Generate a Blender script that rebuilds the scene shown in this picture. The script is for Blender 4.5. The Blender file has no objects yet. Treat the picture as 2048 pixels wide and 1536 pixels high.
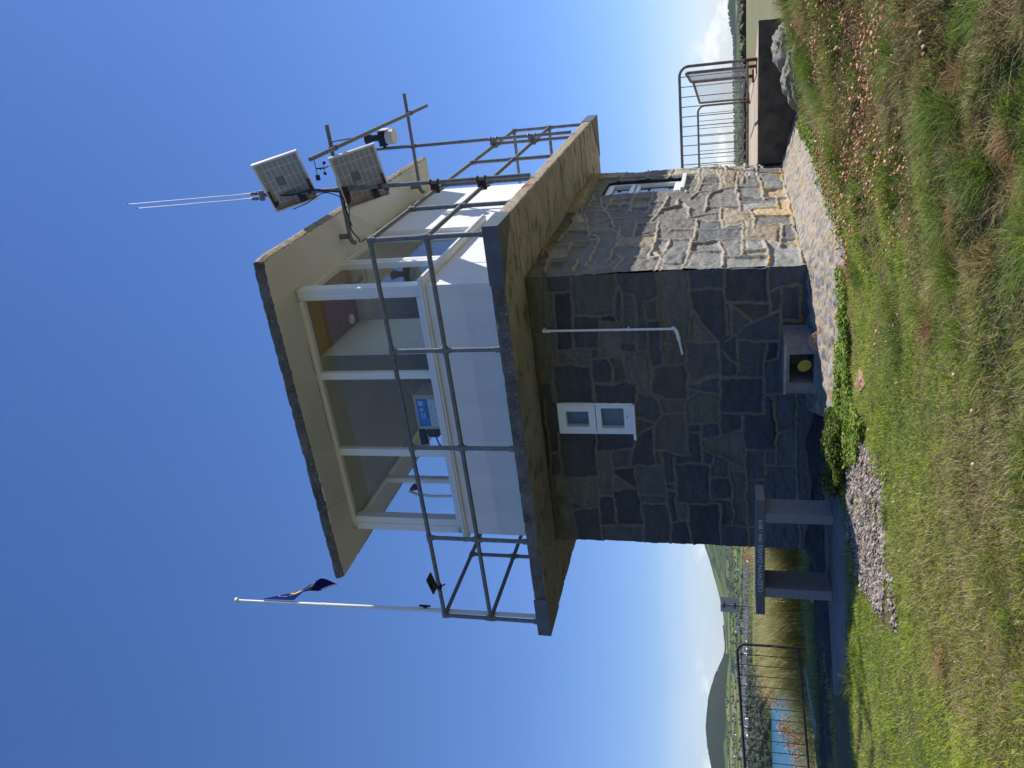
import bpy, math, random
import numpy as np
from mathutils import Vector, Matrix
rng = np.random.default_rng(7)
random.seed(7)
SC = bpy.context.scene
COL = SC.collection
# ------------------------------------------------------------------ camera, sky, sun, exposure
ZO = 1.5                                   # eye height over the camera's own footing
F, PITCH, ROLL = 1643.8, 0.263, -0.0075
YAW = -0.4549
c_, s_ = math.cos(PITCH), math.sin(PITCH)
fwd = Vector((0, c_, s_)); up0 = Vector((0, -s_, c_)); rt0 = Vector((1, 0, 0))
cr_, sr_ = math.cos(ROLL), math.sin(ROLL)
rt = rt0*cr_ + up0*sr_; upv = -rt0*sr_ + up0*cr_
cam = bpy.data.cameras.new('camera'); co = bpy.data.objects.new('camera', cam); COL.objects.link(co)
X, Y, Z = -upv, rt, -fwd                   # the phone was held on its side: picture right = down
co.matrix_world = Matrix(((X.x, Y.x, Z.x, 0), (X.y, Y.y, Z.y, 0), (X.z, Y.z, Z.z, ZO), (0, 0, 0, 1)))
cam.sensor_width = 36; cam.sensor_fit = 'HORIZONTAL'; cam.lens = F/2048*36
cam.clip_start = 0.05; cam.clip_end = 30000
SC.camera = co

RX, RY = math.cos(YAW), math.sin(YAW)      # building axes: r to the right along the front, b back
def W(r, b, z):
    return Vector((1.0767+RX*r-RY*b, 8.036+RY*r+RX*b, z+ZO))
SUN = Vector((RX*1-RY*1.02, RY*1+RX*1.02, 1.5)).normalized()
sun_el = math.asin(SUN.z); sun_az = math.atan2(SUN.x, SUN.y)

w = bpy.data.worlds.new('World'); SC.world = w; w.use_nodes = True
nt = w.node_tree; N = nt.nodes; L = nt.links; N.clear()
out = N.new('ShaderNodeOutputWorld'); bg = N.new('ShaderNodeBackground'); sky = N.new('ShaderNodeTexSky')
sky.sky_type = 'NISHITA'; sky.sun_disc = False; sky.sun_elevation = sun_el; sky.sun_rotation = sun_az
sky.altitude = 50; sky.air_density = 1.0; sky.dust_density = 0.1; sky.ozone_density = 3.0
hsv = N.new('ShaderNodeHueSaturation'); hsv.inputs['Saturation'].default_value = 1.20
tint = N.new('ShaderNodeMixRGB'); tint.blend_type = 'MULTIPLY'; tint.inputs[0].default_value = 1; tint.inputs[2].default_value = (1.03, .95, 1.09, 1)
L.new(sky.outputs[0], tint.inputs[1]); L.new(tint.outputs[0], hsv.inputs['Color'])
tc = N.new('ShaderNodeTexCoord'); sep = N.new('ShaderNodeSeparateXYZ'); L.new(tc.outputs['Generated'], sep.inputs[0])
def wnoise(scale, sc3, det, lo, hi):
    mp = N.new('ShaderNodeMapping'); mp.inputs['Scale'].default_value = sc3; L.new(tc.outputs['Generated'], mp.inputs[0])
    n = N.new('ShaderNodeTexNoise'); n.inputs['Scale'].default_value = scale; n.inputs['Detail'].default_value = det
    n.inputs['Roughness'].default_value = .6
    L.new(mp.outputs[0], n.inputs['Vector'])
    r = N.new('ShaderNodeMapRange'); r.inputs[1].default_value = lo; r.inputs[2].default_value = hi; L.new(n.outputs['Fac'], r.inputs[0])
    return r.outputs[0]
def wband(a, b_, c__, d):
    r1 = N.new('ShaderNodeMapRange'); r1.inputs[1].default_value = a; r1.inputs[2].default_value = b_; L.new(sep.outputs['Z'], r1.inputs[0])
    r2 = N.new('ShaderNodeMapRange'); r2.inputs[1].default_value = d; r2.inputs[2].default_value = c__; L.new(sep.outputs['Z'], r2.inputs[0])
    m = N.new('ShaderNodeMath'); m.operation = 'MULTIPLY'; L.new(r1.outputs[0], m.inputs[0]); L.new(r2.outputs[0], m.inputs[1]); return m.outputs[0]
def wmul(a, b_, k=1.):
    m = N.new('ShaderNodeMath'); m.operation = 'MULTIPLY'; L.new(a, m.inputs[0])
    if isinstance(b_, (int, float)): m.inputs[1].default_value = b_
    else: L.new(b_, m.inputs[1])
    return m.outputs[0]
def wmix(fac, a, colr):
    m = N.new('ShaderNodeMixRGB'); L.new(fac, m.inputs[0]); L.new(a, m.inputs[1]); m.inputs[2].default_value = (*colr, 1); return m.outputs[0]
veil = wmul(wnoise(2.2, (1, 1, 9), 4, .30, .62), wband(-.05, .0, .02, .10))
cumu = wmul(wnoise(9, (1, 1, 2.2), 9, .50, .57), wband(.0, .006, .020, .050))
lowm = N.new('ShaderNodeMixRGB'); lowm.blend_type = 'MULTIPLY'; lowm.inputs[2].default_value = (.66, .85, 1.04, 1)
L.new(wband(-.6, -.5, .04, .42), lowm.inputs[0]); L.new(hsv.outputs[0], lowm.inputs[1])
c1 = wmix(wmul(veil, .42), lowm.outputs[0], (7.4, 8.0, 8.8))
c2 = wmix(wmul(cumu, .8), c1, (9.2, 9.3, 9.4))
L.new(c2, bg.inputs['Color']); bg.inputs['Strength'].default_value = 0.094
L.new(bg.outputs[0], out.inputs[0])

sl = bpy.data.lights.new('sun', 'SUN'); sl.energy = 4.9; sl.angle = math.radians(0.53); sl.color = (1, .955, .88)
so = bpy.data.objects.new('sun', sl); COL.objects.link(so)
so.rotation_euler = SUN.to_track_quat('Z', 'Y').to_euler()
SC.view_settings.view_transform = 'Standard'; SC.view_settings.look = 'None'
SC.view_settings.exposure = 0.45; SC.view_settings.gamma = 1.0
SC.cycles.max_bounces = 7; SC.cycles.transparent_max_bounces = 12

# ------------------------------------------------------------------ helpers
def tag(o, label=None, cat=None, group=None, kind=None):
    if label: o['label'] = label
    if cat: o['category'] = cat
    if group: o['group'] = group
    if kind: o['kind'] = kind
    return o
# a thing sits in 'B' = building axes (r, b, z) or 'W' = world axes; z is measured from the eye
def place(o, kind, base):
    if kind == 'B': o.location = W(*base); o.rotation_euler = (0, 0, YAW)
    else: o.location = (base[0], base[1], base[2]+ZO)
FR = {}
def thing(name, label, cat, base, kind='B', group=None):
    o = bpy.data.objects.new(name, None); COL.objects.link(o); o.empty_display_size = .1
    place(o, kind, base); tag(o, label, cat, group); FR[o] = base
    return o
def mesh_obj(name, verts, faces, mats, mi=None, parent=None, kind='B', base=(0, 0, 0), smooth=False):
    if parent is not None: base = FR[parent]
    v = np.asarray(verts, float).reshape(-1, 3) - np.array(base)
    me = bpy.data.meshes.new(name); me.from_pydata(v.tolist(), [], faces)
    for m in (mats if isinstance(mats, (list, tuple)) else [mats]): me.materials.append(m)
    if mi is not None: me.polygons.foreach_set('material_index', mi)
    if smooth: me.polygons.foreach_set('use_smooth', [True]*len(me.polygons))
    me.update()
    o = bpy.data.objects.new(name, me); COL.objects.link(o)
    FR[o] = base
    if parent is not None: o.parent = parent
    else: place(o, kind, base)
    return o
class MB:
    def __init__(s): s.v = []; s.f = []; s.m = []
    def add(s, vs, fs, m=0):
        o = len(s.v); s.v += [tuple(map(float, p)) for p in vs]; s.f += [tuple(i+o for i in f) for f in fs]; s.m += [m]*len(fs); return s
    def hexa(s, p, m=0):                   # 8 points: bottom 4, top 4
        return s.add(p, [(3, 2, 1, 0), (4, 5, 6, 7), (0, 1, 5, 4), (1, 2, 6, 5), (2, 3, 7, 6), (3, 0, 4, 7)], m)
    def box(s, x0, x1, y0, y1, z0, z1, m=0, bev=0.0):
        if bev <= 0:
            return s.hexa([(x0, y0, z0), (x1, y0, z0), (x1, y1, z0), (x0, y1, z0), (x0, y0, z1), (x1, y0, z1), (x1, y1, z1), (x0, y1, z1)], m)
        e = bev; o = len(s.v); vs = []
        for z, i in ((z0, e), (z0+e, 0), (z1-e, 0), (z1, e)):
            a0, a1, b0, b1 = x0+i, x1-i, y0+i, y1-i
            g = e-i
            vs += [(a0+g, b0, z), (a1-g, b0, z), (a1, b0+g, z), (a1, b1-g, z), (a1-g, b1, z), (a0+g, b1, z), (a0, b1-g, z), (a0, b0+g, z)]
        fs = [tuple(range(7, -1, -1)), tuple(range(24, 32))]
        for k in range(3):
            for j in range(8): fs.append((k*8+j, k*8+(j+1) % 8, (k+1)*8+(j+1) % 8, (k+1)*8+j))
        return s.add(vs, fs, m)
    def obox(s, c, ax, ay, az, hx, hy, hz_, m=0):
        c, ax, ay, az = map(Vector, (c, ax, ay, az)); p = []
        for z in (-1, 1):
            for x, y in ((-1, -1), (1, -1), (1, 1), (-1, 1)): p.append(c+ax*hx*x+ay*hy*y+az*hz_*z)
        return s.hexa(p, m)
    def tube(s, pts, r, n=10, m=0, cap=True):
        pts = [Vector(p) for p in pts]; rr = r if isinstance(r, (list, tuple)) else [r]*len(pts)
        o = []; prev = None
        for i, p in enumerate(pts):
            d = (pts[min(i+1, len(pts)-1)]-pts[max(i-1, 0)]).normalized()
            if prev is None:
                a = Vector((0, 0, 1)) if abs(d.z) < .9 else Vector((1, 0, 0)); u = d.cross(a).normalized()
            else: u = (prev-d*prev.dot(d)).normalized()
            prev = u; v = d.cross(u)
            for k in range(n):
                t = 2*math.pi*k/n; o.append(p+(u*math.cos(t)+v*math.sin(t))*rr[i])
        fs = []
        for i in range(len(pts)-1):
            for k in range(n): fs.append((i*n+k, i*n+(k+1) % n, (i+1)*n+(k+1) % n, (i+1)*n+k))
        if cap: fs += [tuple(range(n-1, -1, -1)), tuple(range((len(pts)-1)*n, len(pts)*n))]
        return s.add(o, fs, m)
    def prism(s, poly, z0, z1, m=0, mt=None):
        n = len(poly); a = sum(poly[i][0]*poly[(i+1) % n][1]-poly[(i+1) % n][0]*poly[i][1] for i in range(n))
        if a < 0: poly = poly[::-1]
        s.add([(*p, z0) for p in poly]+[(*p, z1) for p in poly], [tuple(range(n-1, -1, -1))]+[(i, (i+1) % n, n+(i+1) % n, n+i) for i in range(n)], m)
        return s.add([(*p, z1) for p in poly], [tuple(range(n))], m if mt is None else mt)
    def build(s, name, mats, parent=None, kind='B', base=(0, 0, 0), smooth=False):
        o = mesh_obj(name, s.v, s.f, mats, s.m, parent, kind, base, smooth)
        if smooth:
            me = o.data
            try: me.set_sharp_from_angle(angle=math.radians(40))
            except Exception: pass
        return o
# value noise in numpy
def vnoise(x, y, seed=0):
    x = np.asarray(x, float); y = np.asarray(y, float)
    xi = np.floor(x).astype(np.int64); yi = np.floor(y).astype(np.int64); fx = x-xi; fy = y-yi
    fx = fx*fx*(3-2*fx); fy = fy*fy*(3-2*fy)
    def h(a, b):
        n = (a*374761393+b*668265263+seed*144665) & 0x7fffffff
        n = ((n ^ (n >> 13))*1274126177) & 0x7fffffff
        return ((n ^ (n >> 16)) & 0xffff)/65535.
    return (h(xi, yi)*(1-fx)+h(xi+1, yi)*fx)*(1-fy)+(h(xi, yi+1)*(1-fx)+h(xi+1, yi+1)*fx)*fy
def fbm(x, y, o=4, seed=0):
    a = 0; t = 0; k = 1.
    for i in range(o): a = a+k*vnoise(x*2**i, y*2**i, seed+i*17); t += k; k *= .5
    return a/t
# ------------------------------------------------------------------ materials
def mat(name, col, col2=None, scale=6, lo=.35, hi=.65, rough=.7, metal=0, bump=0, bscale=40, spec=.3, detail=5, col3=None, s3=20, l3=.6, h3=.75, attr=None, stretch=(1, 1, 1)):
    m = bpy.data.materials.new(name); m.use_nodes = True; t = m.node_tree; n = t.nodes; l = t.links
    p = n['Principled BSDF']; p.inputs['Roughness'].default_value = rough; p.inputs['Metallic'].default_value = metal
    p.inputs['Specular IOR Level'].default_value = spec
    tc = n.new('ShaderNodeTexCoord'); mp = n.new('ShaderNodeMapping'); mp.inputs['Scale'].default_value = stretch; l.new(tc.outputs['Object'], mp.inputs[0])
    def nz(sc, d=5, v=None):
        q = n.new('ShaderNodeTexNoise'); q.inputs['Scale'].default_value = sc; q.inputs['Detail'].default_value = d; q.inputs['Roughness'].default_value = .6
        l.new(mp.outputs[0], q.inputs['Vector']); return q.outputs['Fac']
    def mr(a, x, y):
        q = n.new('ShaderNodeMapRange'); q.inputs[1].default_value = x; q.inputs[2].default_value = y; l.new(a, q.inputs[0]); return q.outputs[0]
    def mix(f, a, b):
        q = n.new('ShaderNodeMixRGB'); l.new(f, q.inputs[0])
        for i, v in ((1, a), (2, b)):
            if isinstance(v, tuple): q.inputs[i].default_value = (*v, 1)
            else: l.new(v, q.inputs[i])
        return q.outputs[0]
    base = col
    if attr:
        a = n.new('ShaderNodeAttribute'); a.attribute_name = attr; base = a.outputs['Color']
        if col2: base = mix(mr(nz(scale, detail), lo, hi), base, col2)
        if bump or True:
            q = n.new('ShaderNodeMixRGB'); q.blend_type = 'MULTIPLY'; q.inputs[0].default_value = .55
            g = n.new('ShaderNodeMapRange'); g.inputs[1].default_value = .3; g.inputs[2].default_value = .7; g.inputs[3].default_value = .55; g.inputs[4].default_value = 1.35
            l.new(nz(bscale, 6), g.inputs[0]); l.new(base, q.inputs[1]); l.new(g.outputs[0], q.inputs[2]); base = q.outputs[0]
    elif col2: base = mix(mr(nz(scale, detail), lo, hi), col, col2)
    if col3: base = mix(mr(nz(s3, 6), l3, h3), base, col3)
    if isinstance(base, tuple): p.inputs['Base Color'].default_value = (*base, 1)
    else: l.new(base, p.inputs['Base Color'])
    if bump:
        b = n.new('ShaderNodeBump'); b.inputs['Strength'].default_value = 1; b.inputs['Distance'].default_value = bump
        l.new(nz(bscale, 6), b.inputs['Height']); l.new(b.outputs[0], p.inputs['Normal'])
    return m
M = {}
M['stone'] = mat('stone', (0, 0, 0), attr='Col', bump=.006, bscale=38, rough=.72, spec=.35)
M['conc'] = mat('rough_concrete', (.19, .18, .165), (.095, .09, .082), 5, .36, .64, .9, bump=.016, bscale=50, col3=(.36, .36, .345), s3=42, l3=.60, h3=.66)
M['conc_lit'] = mat('sunlit_concrete', (.42, .35, .26), (.24, .19, .14), 14, .4, .7, .9, bump=.012, bscale=60, col3=(.30, .10, .04), s3=2.2, l3=.60, h3=.70)  # edge concrete coloured paler for sunlight, with rust stains
M['soffit'] = mat('painted_soffit', (.43, .43, .40), (.31, .31, .275), 2.6, .35, .68, .8, bump=.003, bscale=25, col3=(.16, .155, .12), s3=4.2, l3=.52, h3=.68, stretch=(1, 1.4, 1))
M['roofsoffit'] = mat('cream_soffit', (.70, .70, .66), (.64, .635, .58), 1.6, .4, .8, .75, bump=.001, bscale=20)
M['render'] = mat('white_render', (.80, .81, .80), (.71, .72, .72), 1.3, .4, .8, .75, bump=.003, bscale=70, col3=(.62, .61, .55), s3=3, l3=.62, h3=.85, stretch=(3, 3, .5))
M['upvc'] = mat('white_plastic', (.80, .81, .80), (.72, .73, .70), 3, .5, .9, .35, spec=.5)
M['sill'] = mat('sill_plastic', (.82, .82, .78), (.50, .42, .24), 5, .62, .85, .5, spec=.4)
M['galv'] = mat('galvanised_tube', (.23, .235, .24), (.15, .155, .16), 18, .35, .65, .55, metal=.25, bump=.001, bscale=80, col3=(.34, .31, .27), s3=30, l3=.64, h3=.74)
M['fit'] = mat('tube_fitting', (.17, .175, .18), (.25, .25, .24), 30, .4, .7, .6, metal=.25, bump=.002, bscale=60)
M['rustfit'] = mat('rusty_clamp', (.07, .05, .04), (.13, .07, .045), 30, .5, .75, .8, metal=.2, bump=.002, bscale=60)
M['trim'] = mat('slate_grey_flashing', (.085, .095, .11), (.12, .13, .14), 6, .4, .7, .5, spec=.4)
M['dark'] = mat('black_plastic', (.015, .015, .018), rough=.45, spec=.4)
M['glassdark'] = mat('dark_void', (.01, .01, .012), rough=.9)
M['timber'] = mat('ceiling_timber', (.32, .20, .155), (.23, .135, .10), 3, .3, .7, .6, stretch=(12, 1, 1))
M['timber2'] = mat('pale_timber', (.42, .27, .12), (.33, .19, .08), 3, .3, .7, .6, stretch=(12, 1, 1))
M['plaster'] = mat('interior_plaster', (.54, .56, .53), (.48, .50, .47), 1, .4, .8, .8)
M['cream'] = mat('interior_cream', (.56, .57, .46), (.50, .51, .42), 1, .4, .8, .8)
M['floor'] = mat('interior_floor', (.45, .44, .42), rough=.8)
M['polew'] = mat('white_paint', (.80, .80, .79), rough=.4, spec=.5)
M['granite'] = mat('pink_granite', (.27, .25, .24), (.18, .17, .175), 120, .4, .6, .6, bump=.0005, bscale=100)
M['granited'] = mat('polished_granite', (.10, .10, .105), (.07, .07, .075), 120, .4, .6, .35, spec=.5)
M['letter'] = mat('pale_lettering', (.62, .64, .66), rough=.6)
M['barr'] = mat('rusty_galvanised', (.20, .16, .14), (.30, .27, .25), 14, .4, .6, .7, metal=.2, col3=(.20, .05, .03), s3=5, l3=.62, h3=.7)
M['barr_red'] = mat('red_rust', (.16, .03, .02), (.10, .03, .02), 20, .4, .6, .8)
M['barr_blk'] = mat('dark_painted_steel', (.035, .04, .045), (.07, .07, .07), 20, .4, .7, .6)
M['mesh'] = mat('galvanised_bars', (.40, .40, .41), rough=.5, metal=.3)
M['rock'] = mat('grey_rock', (.30, .28, .23), (.15, .14, .12), 8, .3, .7, .9, bump=.03, bscale=14, col3=(.45, .43, .36), s3=25, l3=.58, h3=.7)
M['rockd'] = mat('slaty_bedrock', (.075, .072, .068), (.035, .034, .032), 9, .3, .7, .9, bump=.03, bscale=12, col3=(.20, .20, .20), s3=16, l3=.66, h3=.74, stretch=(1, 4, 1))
M['rockp'] = mat('pinkish_rock', (.48, .30, .20), (.32, .19, .13), 12, .3, .7, .9, bump=.01, bscale=20, stretch=(1, 4, 1))
M['slabp'] = mat('concrete_base', (.20, .19, .175), (.13, .125, .118), 6, .4, .7, .9, bump=.004, bscale=40)
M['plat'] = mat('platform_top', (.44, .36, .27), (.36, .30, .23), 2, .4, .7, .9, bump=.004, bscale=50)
M['platf'] = mat('platform_face', (.15, .135, .11), (.075, .068, .055), 5, .35, .65, .9, bump=.012, bscale=30)  # same concrete as the top, coloured darker for the shaded face
M['pv_top'] = mat('solar_glass', (.01, .015, .04), rough=.1, spec=.6)
M['alu'] = mat('aluminium_frame', (.72, .72, .72), (.62, .62, .62), 9, .4, .7, .45, metal=.3)
M['rust'] = mat('rusty_plate', (.05, .03, .025), (.12, .055, .03), 22, .4, .7, .8)
M['sign'] = mat('sign_back', (.55, .58, .60), (.48, .5, .52), 4, .4, .7, .6)
M['yellow'] = mat('yellow_plastic', (.60, .42, .05), (.52, .36, .06), 6, .4, .7, .6)
M['ventc'] = mat('vent_concrete', (.30, .27, .25), (.17, .155, .14), 10, .35, .7, .9, bump=.006, bscale=60, col3=(.38, .25, .20), s3=3, l3=.58, h3=.7)
M['crack'] = mat('soffit_crack', (.14, .13, .10), rough=.9)
def glass(name, tint=(.985, .995, .99), refl=1.0):
    m = bpy.data.materials.new(name); m.use_nodes = True; t = m.node_tree; n = t.nodes; l = t.links; n.clear()
    o = n.new('ShaderNodeOutputMaterial'); mx = n.new('ShaderNodeMixShader'); tr = n.new('ShaderNodeBsdfTransparent'); g = n.new('ShaderNodeBsdfGlossy')
    tr.inputs[0].default_value = (*tint, 1); g.inputs['Roughness'].default_value = .01; g.inputs[0].default_value = (refl,)*3+(1,)
    fr = n.new('ShaderNodeFresnel'); fr.inputs[0].default_value = 1.52
    ge = n.new('ShaderNodeNewGeometry'); iv = n.new('ShaderNodeMath'); iv.operation = 'SUBTRACT'; iv.inputs[0].default_value = 1; l.new(ge.outputs['Backfacing'], iv.inputs[1]); mu = n.new('ShaderNodeMath'); mu.operation = 'MULTIPLY'; l.new(fr.outputs[0], mu.inputs[0]); l.new(iv.outputs[0], mu.inputs[1]); l.new(mu.outputs[0], mx.inputs[0]); l.new(tr.outputs[0], mx.inputs[1]); l.new(g.outputs[0], mx.inputs[2]); l.new(mx.outputs[0], o.inputs[0])
    return m
M['glass'] = glass('window_glass')
def pvback():
    m = bpy.data.materials.new('solar_panel_back'); m.use_nodes = True; t = m.node_tree; n = t.nodes; l = t.links; p = n['Principled BSDF']
    tcx = n.new('ShaderNodeTexCoord'); b = n.new('ShaderNodeTexBrick'); b.offset = 0; b.inputs['Scale'].default_value = 1
    b.inputs['Brick Width'].default_value = .155; b.inputs['Row Height'].default_value = .062; b.inputs['Mortar Size'].default_value = .0022
    b.inputs['Color1'].default_value = (.27, .28, .28, 1); b.inputs['Color2'].default_value = (.30, .31, .30, 1); b.inputs['Mortar'].default_value = (.75, .75, .70, 1)
    a = n.new('ShaderNodeAttribute'); a.attribute_name = 'puv'; l.new(a.outputs['Vector'], b.inputs['Vector'])
    nz = n.new('ShaderNodeTexNoise'); nz.inputs['Scale'].default_value = 4; nz.inputs['Detail'].default_value = 6; l.new(a.outputs['Vector'], nz.inputs['Vector'])
    s = n.new('ShaderNodeSeparateXYZ'); l.new(a.outputs['Vector'], s.inputs[0])
    ad = n.new('ShaderNodeMath'); ad.operation = 'MULTIPLY_ADD'; l.new(s.outputs['X'], ad.inputs[0]); ad.inputs[1].default_value = -1.3; l.new(nz.outputs['Fac'], ad.inputs[2])
    r = n.new('ShaderNodeMapRange'); r.inputs[1].default_value = .16; r.inputs[2].default_value = .46; l.new(ad.outputs[0], r.inputs[0])
    mx = n.new('ShaderNodeMixRGB'); l.new(r.outputs[0], mx.inputs[0]); l.new(b.outputs['Color'], mx.inputs[1]); mx.inputs[2].default_value = (.22, .11, .04, 1)
    l.new(mx.outputs[0], p.inputs['Base Color']); p.inputs['Roughness'].default_value = .5
    return m
M['pv'] = pvback()
FRONT_JOINTS="0.05,1.82 -0.31,1.85 -0.55,1.87|0.04,1.56 -0.14,1.56 -0.42,1.56 -0.6,1.59 -0.78,1.6|0.02,1.11 -0.13,1.11 -0.28,1.14 -0.49,1.14 -0.52,1.11|0.02,0.71 -0.18,0.7 -0.35,0.71 -0.52,0.7 -0.74,0.69 -0.97,0.69 -1,0.67 -0.99,0.47|0.01,0.42 -0.19,0.41 -0.44,0.4 -0.71,0.42|0.02,0.08 -0.19,0.07 -0.37,0.07 -0.67,0.05|0.02,-0.32 -0.19,-0.32 -0.32,-0.34 -0.46,-0.34|-0.23,-0.34 -0.18,-0.61|-0.22,-0.44 -0.72,-0.44 -0.93,-0.44|-0.19,-0.61 -0.39,-0.62 -0.56,-0.63|-0.54,-0.45 -0.56,-0.63|-0.2,0.39 -0.2,0.09|-0.35,0.05 -0.36,-0.33|-0.36,0.02 -0.55,-0.19|-0.76,0.07 -0.56,-0.19 -0.44,-0.44|-0.41,0.39 -0.6,0.26 -0.75,0.14|-0.77,0.68 -0.75,0.45 -0.76,0.13|-0.74,-0.06 -0.76,-0.43|-0.76,0.13 -1.16,0.13 -1.38,0.13|-0.75,0.45 -1.05,0.45 -1.16,0.43 -1.4,0.46|-0.87,0.09 -0.99,-0.03|-0.71,-0.05 -1.14,-0.05|-1.14,0.12 -1.14,-0.29|-0.76,-0.32 -1.06,-0.3 -1.4,-0.3|-0.97,-0.32 -0.95,-0.44|-1.2,0.43 -1.11,0.14|-0.17,1.83 -0.17,1.57|-0.17,1.74 -0.41,1.76 -0.66,1.77 -0.97,1.79|-0.44,1.55 -0.44,1.14|-0.45,1.3 -0.71,1.32 -0.88,1.32|-0.52,1.3 -0.53,1.09|-0.12,1.09 -0.28,1.05 -0.44,1.07 -0.57,1.08 -0.75,1.1 -0.86,1.09 -1.17,1.07|-0.15,1.1 -0.21,1.05 -0.23,0.93|-0.23,0.93 -0.51,0.94 -0.82,0.94|-0.31,0.85 -0.44,0.85 -0.65,0.83 -0.83,0.82 -1.05,0.81 -1.3,0.81|-0.82,1.76 -0.79,1.56 -0.79,1.35 -0.86,1.28 -0.92,1.1|-0.84,1.1 -0.84,0.83|-0.98,1.83 -0.97,1.61 -1,1.45|-0.83,1.7 -0.95,1.57|-0.79,1.41 -1,1.44 -1.22,1.43 -1.39,1.43|-0.91,1.41 -0.89,1.25 -1.02,1.21 -1.2,1.23|-1.21,1.4 -1.2,1.17 -1.18,1.09 -1.2,0.97 -1.4,0.98|-0.83,1.84 -1.03,1.84 -1.39,1.87|-0.83,1.99 -0.84,1.84|-1.07,2.01 -1.07,1.85|-1.19,2.02 -1.19,1.86|-1.03,0.78 -0.99,0.68|-1.3,0.95 -1.32,0.8 -1.36,0.7|-0.73,1.09 -0.74,0.94|-0.5,0.83 -0.5,0.7|-0.36,0.02 -0.68,0.01|-0.31,0.84 -0.26,0.72|-1.04,1.84 -1.27,1.84 -1.41,1.84|-1.79,1.86 -2.02,1.86 -2.37,1.87 -2.44,1.8|-1.04,1.45 -1.21,1.42 -1.41,1.42|-1.2,1.4 -1.19,1.01 -1.21,0.96|-1.21,0.97 -1.42,0.98 -1.6,1 -1.81,0.98 -1.99,1.06 -2.19,1.08|-1.3,0.95 -1.36,0.75 -1.39,0.69 -1.4,0.46|-1.05,0.8 -1.3,0.81|-1.36,0.76 -1.48,0.73 -1.56,0.71|-1.56,0.71 -1.56,0.47|-1.57,0.71 -1.68,0.81|-1.6,0.97 -1.67,0.81|-1.71,0.82 -1.81,0.98|-1.67,0.81 -1.91,0.82 -2.18,0.81|-1.06,0.44 -1.29,0.45 -1.52,0.48 -1.81,0.48 -2.06,0.46|-1.4,0.46 -1.28,0.31|-1.22,0.42 -1.13,0.14|-1.27,0.44 -1.35,0.14|-1.06,0.13 -1.35,0.13 -1.8,0.13|-1.15,0.12 -1.14,-0.29|-1.07,-0.3 -1.56,-0.3|-1.55,0.12 -1.55,-0.3|-1.34,-0.32 -1.39,-0.4 -1.66,-0.42 -2.15,-0.44|-1.35,-0.32 -1.33,-0.51|-1.33,-0.61 -1.79,-0.62 -2.16,-0.63 -2.58,-0.66|-1.68,0.46 -1.67,0.14|-1.56,-0.09 -1.8,-0.1 -2.11,-0.13 -2.49,-0.13|-1.86,0.3 -1.76,-0.09|-1.68,0.32 -2.13,0.33|-1.78,0.44 -1.77,0.32|-1.98,-0.12 -1.97,-0.43|-1.78,-0.44 -1.72,-0.61|-1.98,0.3 -2.1,0.08 -2.19,-0.11|-2.06,0.21 -2.28,0.24 -2.62,0.24|-2.11,0.05 -2.39,0.03 -2.66,0.01 -2.95,0.01|-2.33,0.23 -2.32,0.04|-2.24,0.02 -2.24,-0.13|-2.62,0.24 -2.6,0.02|-2.35,-0.13 -2.34,-0.32|-1.98,-0.31 -2.28,-0.32|-2.17,-0.33 -2.16,-0.62|-2.16,0.61 -2.16,0.24|-2,0.8 -2.06,0.44|-2.03,0.75 -2.21,0.73 -2.5,0.72 -2.84,0.69 -3.25,0.69|-2.09,0.62 -2.29,0.61 -2.62,0.61 -2.91,0.6|-2.67,0.6 -2.67,0.16|-2.67,0.15 -3.24,0.14|-2.24,1.26 -2.21,1.07 -2.19,0.74|-2.21,1.04 -2.51,1.01 -2.85,1 -3.24,1|-2.32,1.27 -2.47,1.09|-2.01,1.28 -2.3,1.29 -2.6,1.3 -2.96,1.29|-2.03,1.46 -1.99,1.07|-1.82,1.45 -2.06,1.45 -2.33,1.46 -2.65,1.46 -2.98,1.47 -3.26,1.46|-2.53,1.29 -2.47,1.02|-2.6,1.46 -2.59,1.3|-2.57,1.02 -2.57,0.73|-2.69,1 -2.68,0.72|-3,1.45 -3,1.02|-2.37,1.88 -2.36,1.47|-2.44,1.81 -2.66,1.81 -2.88,1.78 -3.24,1.77|-2.8,1.76 -2.74,1.46|-2.66,1.8 -2.75,1.66|-2.42,0.72 -2.41,0.61|-2.51,0.71 -2.5,0.61|-2.93,0.69 -2.89,0.48|-2.69,0.49 -2.96,0.49 -3.25,0.44|-2.95,0.14 -2.95,-0.22|-2.06,2 -2.05,1.86|-2.36,2.01 -2.36,1.87|-2.6,2 -2.6,1.81|-2.72,1.98 -2.71,1.79|-2.96,1.99 -2.95,1.79|-1.4,1.97 -2.03,1.98 -2.6,2.01 -2.96,1.99|-2.58,-0.65 -2.99,-0.68 -3.2,-0.69|-2.48,-0.13 -2.8,-0.14 -3.23,-0.17"
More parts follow.
